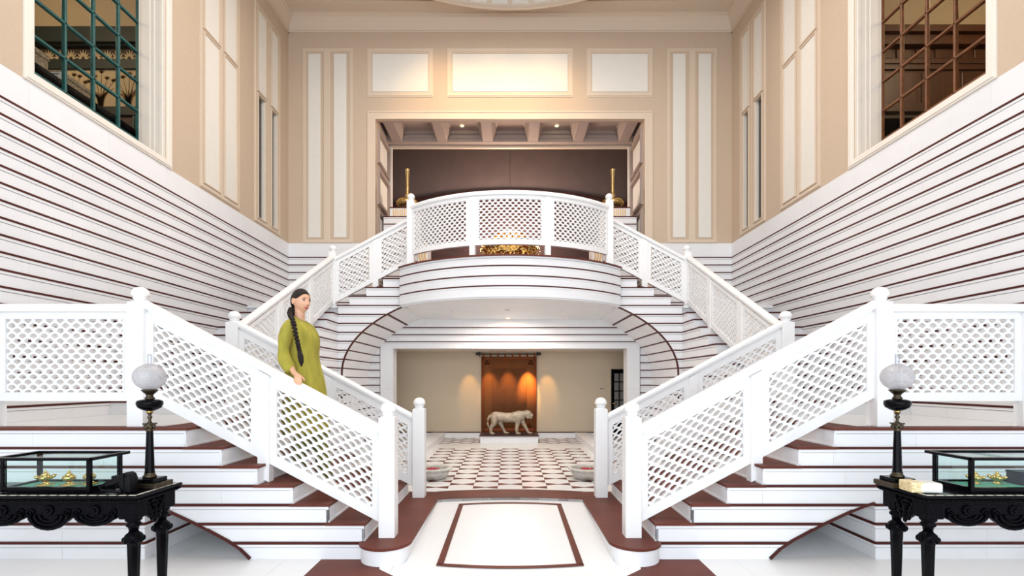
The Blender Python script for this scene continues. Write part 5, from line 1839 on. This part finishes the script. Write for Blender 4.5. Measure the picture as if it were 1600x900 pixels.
# tunic: lofted
def loft(rings, name, m, parent, n=36, wob=0.0, cap=False):
    v, f = [], []
    for (cx, cy, z, rx, ry, *tl) in rings:
        for k in range(n):
            a = 2 * PI * k / n
            w = 1 + wob * math.sin(a * 7 + z * 3) * max(0, (1.1 - z))
            v.append(P3(cx + rx * w * math.cos(a), cy + ry * w * math.sin(a), z - (tl[0] if tl else 0) * math.cos(a)))
    for i in range(len(rings) - 1):
        for k in range(n):
            j = (k + 1) % n
            f.append((i * n + k, i * n + j, (i + 1) * n + j, (i + 1) * n + k))
    if cap:
        f.append(tuple(range(n)))
    o = MB().add(v, f, True).build(name, m, parent)
    s = o.modifiers.new('solid', 'SOLIDIFY')
    s.thickness = 0.004
    sd = o.modifiers.new('sub', 'SUBSURF')
    sd.levels = 1
    sd.render_levels = 1
    return o
loft([(0.035, 0, 0.38, 0.215, 0.225), (0.03, 0, 0.60, 0.205, 0.215), (0.025, 0, 0.80, 0.190, 0.205), (0.015, 0, 0.95, 0.168, 0.195), (0.006, 0, 1.08, 0.134, 0.172), (0.010, 0, 1.19, 0.134, 0.172),
      (0.018, 0, 1.27, 0.136, 0.180), (0.006, 0, 1.34, 0.122, 0.190), (-0.006, 0, 1.395, 0.108, 0.188, 0.008), (-0.014, 0, 1.43, 0.094, 0.165, 0.016), (-0.022, 0, 1.455, 0.078, 0.115, 0.024), (-0.026, 0, 1.470, 0.066, 0.080, 0.030), (-0.027, 0, 1.474, 0.060, 0.068, 0.032)], 'tunic', 'dress', wm, wob=0.05)
def sleeve(pts, rad):
    o = MB().tube([P3(*p) for p in pts], rad, 18).build('sleeve', 'dress', wm)
    sd = o.modifiers.new('sub', 'SUBSURF')
    sd.levels = 1
    sd.render_levels = 1
sleeve([(-0.02, -0.10, 1.425), (-0.035, -0.165, 1.405), (-0.062, -0.205, 1.33), (-0.075, -0.222, 1.22), (-0.078, -0.232, 1.12), (-0.050, -0.245, 1.045), (-0.005, -0.262, 0.995), (0.02, -0.272, 0.972)], [0.045, 0.060, 0.062, 0.060, 0.060, 0.060, 0.052, 0.044])
sleeve([(-0.02, 0.10, 1.425), (-0.03, 0.165, 1.405), (-0.04, 0.20, 1.30), (-0.05, 0.215, 1.15), (-0.03, 0.225, 1.02), (0.005, 0.23, 0.93)], [0.05, 0.07, 0.078, 0.074, 0.06, 0.045])
for (a, b, c) in (((0.03, -0.085, 0.62), (0.05, -0.085, 0.45), (0.0, -0.085, 0.09)), ((0.06, 0.085, 0.62), (0.10, 0.085, 0.45), (0.195, 0.085, -0.06))):
    MB().tube([P3(*a), P3(*b), P3(*c)], [0.095, 0.085, 0.06], 16).build('trouser_leg', 'trouser', wm)
mb = MB()
mb.tube([P3(0.035, -0.02, 1.445), P3(0.068, -0.022, 1.425), P3(0.118, -0.020, 1.345)], 0.004, 6)
mb.build('neck_placket', 'trouser', wm)
# hair: close cap, low bun and plait over the near shoulder
v, f = [], []
n, m = 40, 22
for i in range(m + 1):
    t = -0.62 + (PI / 2 + 0.62) * i / m
    for k in range(n):
        a = 2 * PI * k / n
        cx, cy, cz = math.cos(t) * math.cos(a), math.cos(t) * math.sin(a), math.sin(t)
        front = cx
        lim = 0.30 if front < -0.1 else 0
        zc_ = cz
        # hairline: sweeps up over the brow, down behind the ears
        hl = -0.6 if cx < -0.45 else (-0.6 + (cx + 0.45) / 0.30 * 0.70 if cx < -0.15 else (0.10 + (cx + 0.15) * 0.10 if cx < 0.35 else (0.15 + (cx - 0.35) * 0.95 if cx < 0.75 else 0.53 + (cx - 0.75) * 0.3)))
        if zc_ < hl:
            zc_ = hl
            s_ = math.sqrt(max(0, 1 - hl * hl)) / max(1e-4, math.hypot(cx, cy))
            cx, cy = cx * s_ * 0.985, cy * s_ * 0.985
        v.append(H3(cx * (0.1025 if cx > 0 else 0.110) - 0.004, cy * 0.0795, zc_ * 0.119 + 0.002))
for i in range(m):
    for k in range(n):
        j = (k + 1) % n
        f.append((i * n + k, i * n + j, (i + 1) * n + j, (i + 1) * n + k))
hair = MB().add(v, f, True)
hair.ball(H3(-0.066, -0.005, -0.062), (0.030, 0.040, 0.042), 14, 10)
hair.ball(P3(-0.083, -0.035, 1.535), (0.028, 0.030, 0.042), 12, 8)
hair.build('hair', 'hair', wm)
path = [Vector(p) for p in ((-0.090, -0.040, 1.560), (-0.088, -0.075, 1.515), (-0.060, -0.130, 1.480), (-0.012, -0.195, 1.450), (0.030, -0.255, 1.385), (0.060, -0.290, 1.30), (0.082, -0.297, 1.22), (0.096, -0.294, 1.15))]
def along(u):
    s = u * (len(path) - 1)
    i = min(int(s), len(path) - 2)
    return path[i].lerp(path[i + 1], s - i)
mb = MB()
NB = 34
for k in range(NB):
    u = k / (NB - 1)
    p = along(u)
    d = (along(min(1, u + 0.05)) - along(max(0, u - 0.05))).normalized()
    sd_ = d.cross(Vector((0, 1, 0.3))).normalized()
    r = 0.0205 * (1 - 0.15 * u)
    e = 1 if k % 2 else -1
    c = p + sd_ * e * r * 0.5
    rot = d.to_track_quat('Z', 'Y').to_matrix() @ Matrix.Rotation(e * 0.6, 3, 'Y')
    mb.ball(P3(*c), (r * 0.72, r * 0.75, r * 1.2), 10, 7, rot)
mb.tube([P3(*along(1.0)), P3(0.104, -0.290, 1.10), P3(0.110, -0.286, 1.05), P3(0.110, -0.284, 1.01)], [0.018, 0.026, 0.022, 0.006], 10)
mb.build('braid', 'hair', wm)
# facial features
for e in (-1, 1):
    MB().ball(H3(0.080, e * 0.031, 0.005), (0.006, 0.0145, 0.0058), 10, 6, RH).build('eye', 'eyew', wm)
    MB().ball(H3(0.0845, e * 0.031, 0.005), (0.004, 0.0066, 0.0060), 10, 6, RH).build('iris', 'eyed', wm)
    MB().tube([H3(0.0815, e * 0.017, 0.0105), H3(0.0865, e * 0.030, 0.0135), H3(0.080, e * 0.045, 0.009)], 0.0028, 6).build('eyelid_line', 'hair', wm)
    MB().tube([H3(0.0935, e * 0.014, 0.0255), H3(0.0905, e * 0.030, 0.0285), H3(0.080, e * 0.046, 0.0255)], [0.0022, 0.0028, 0.0015], 6).build('eyebrow', 'hair', wm)
mb = MB()
mb.tube([H3(0.083, -0.022, -0.063), H3(0.0945, -0.010, -0.0595), H3(0.0965, 0.0, -0.061), H3(0.0945, 0.010, -0.0595), H3(0.083, 0.022, -0.063)], [0.002, 0.0045, 0.0045, 0.0045, 0.002], 6)
mb.tube([H3(0.083, -0.020, -0.0645), H3(0.0945, 0.0, -0.0695), H3(0.083, 0.020, -0.0645)], [0.002, 0.0055, 0.002], 6)
mb.build('lips', 'lip', wm)
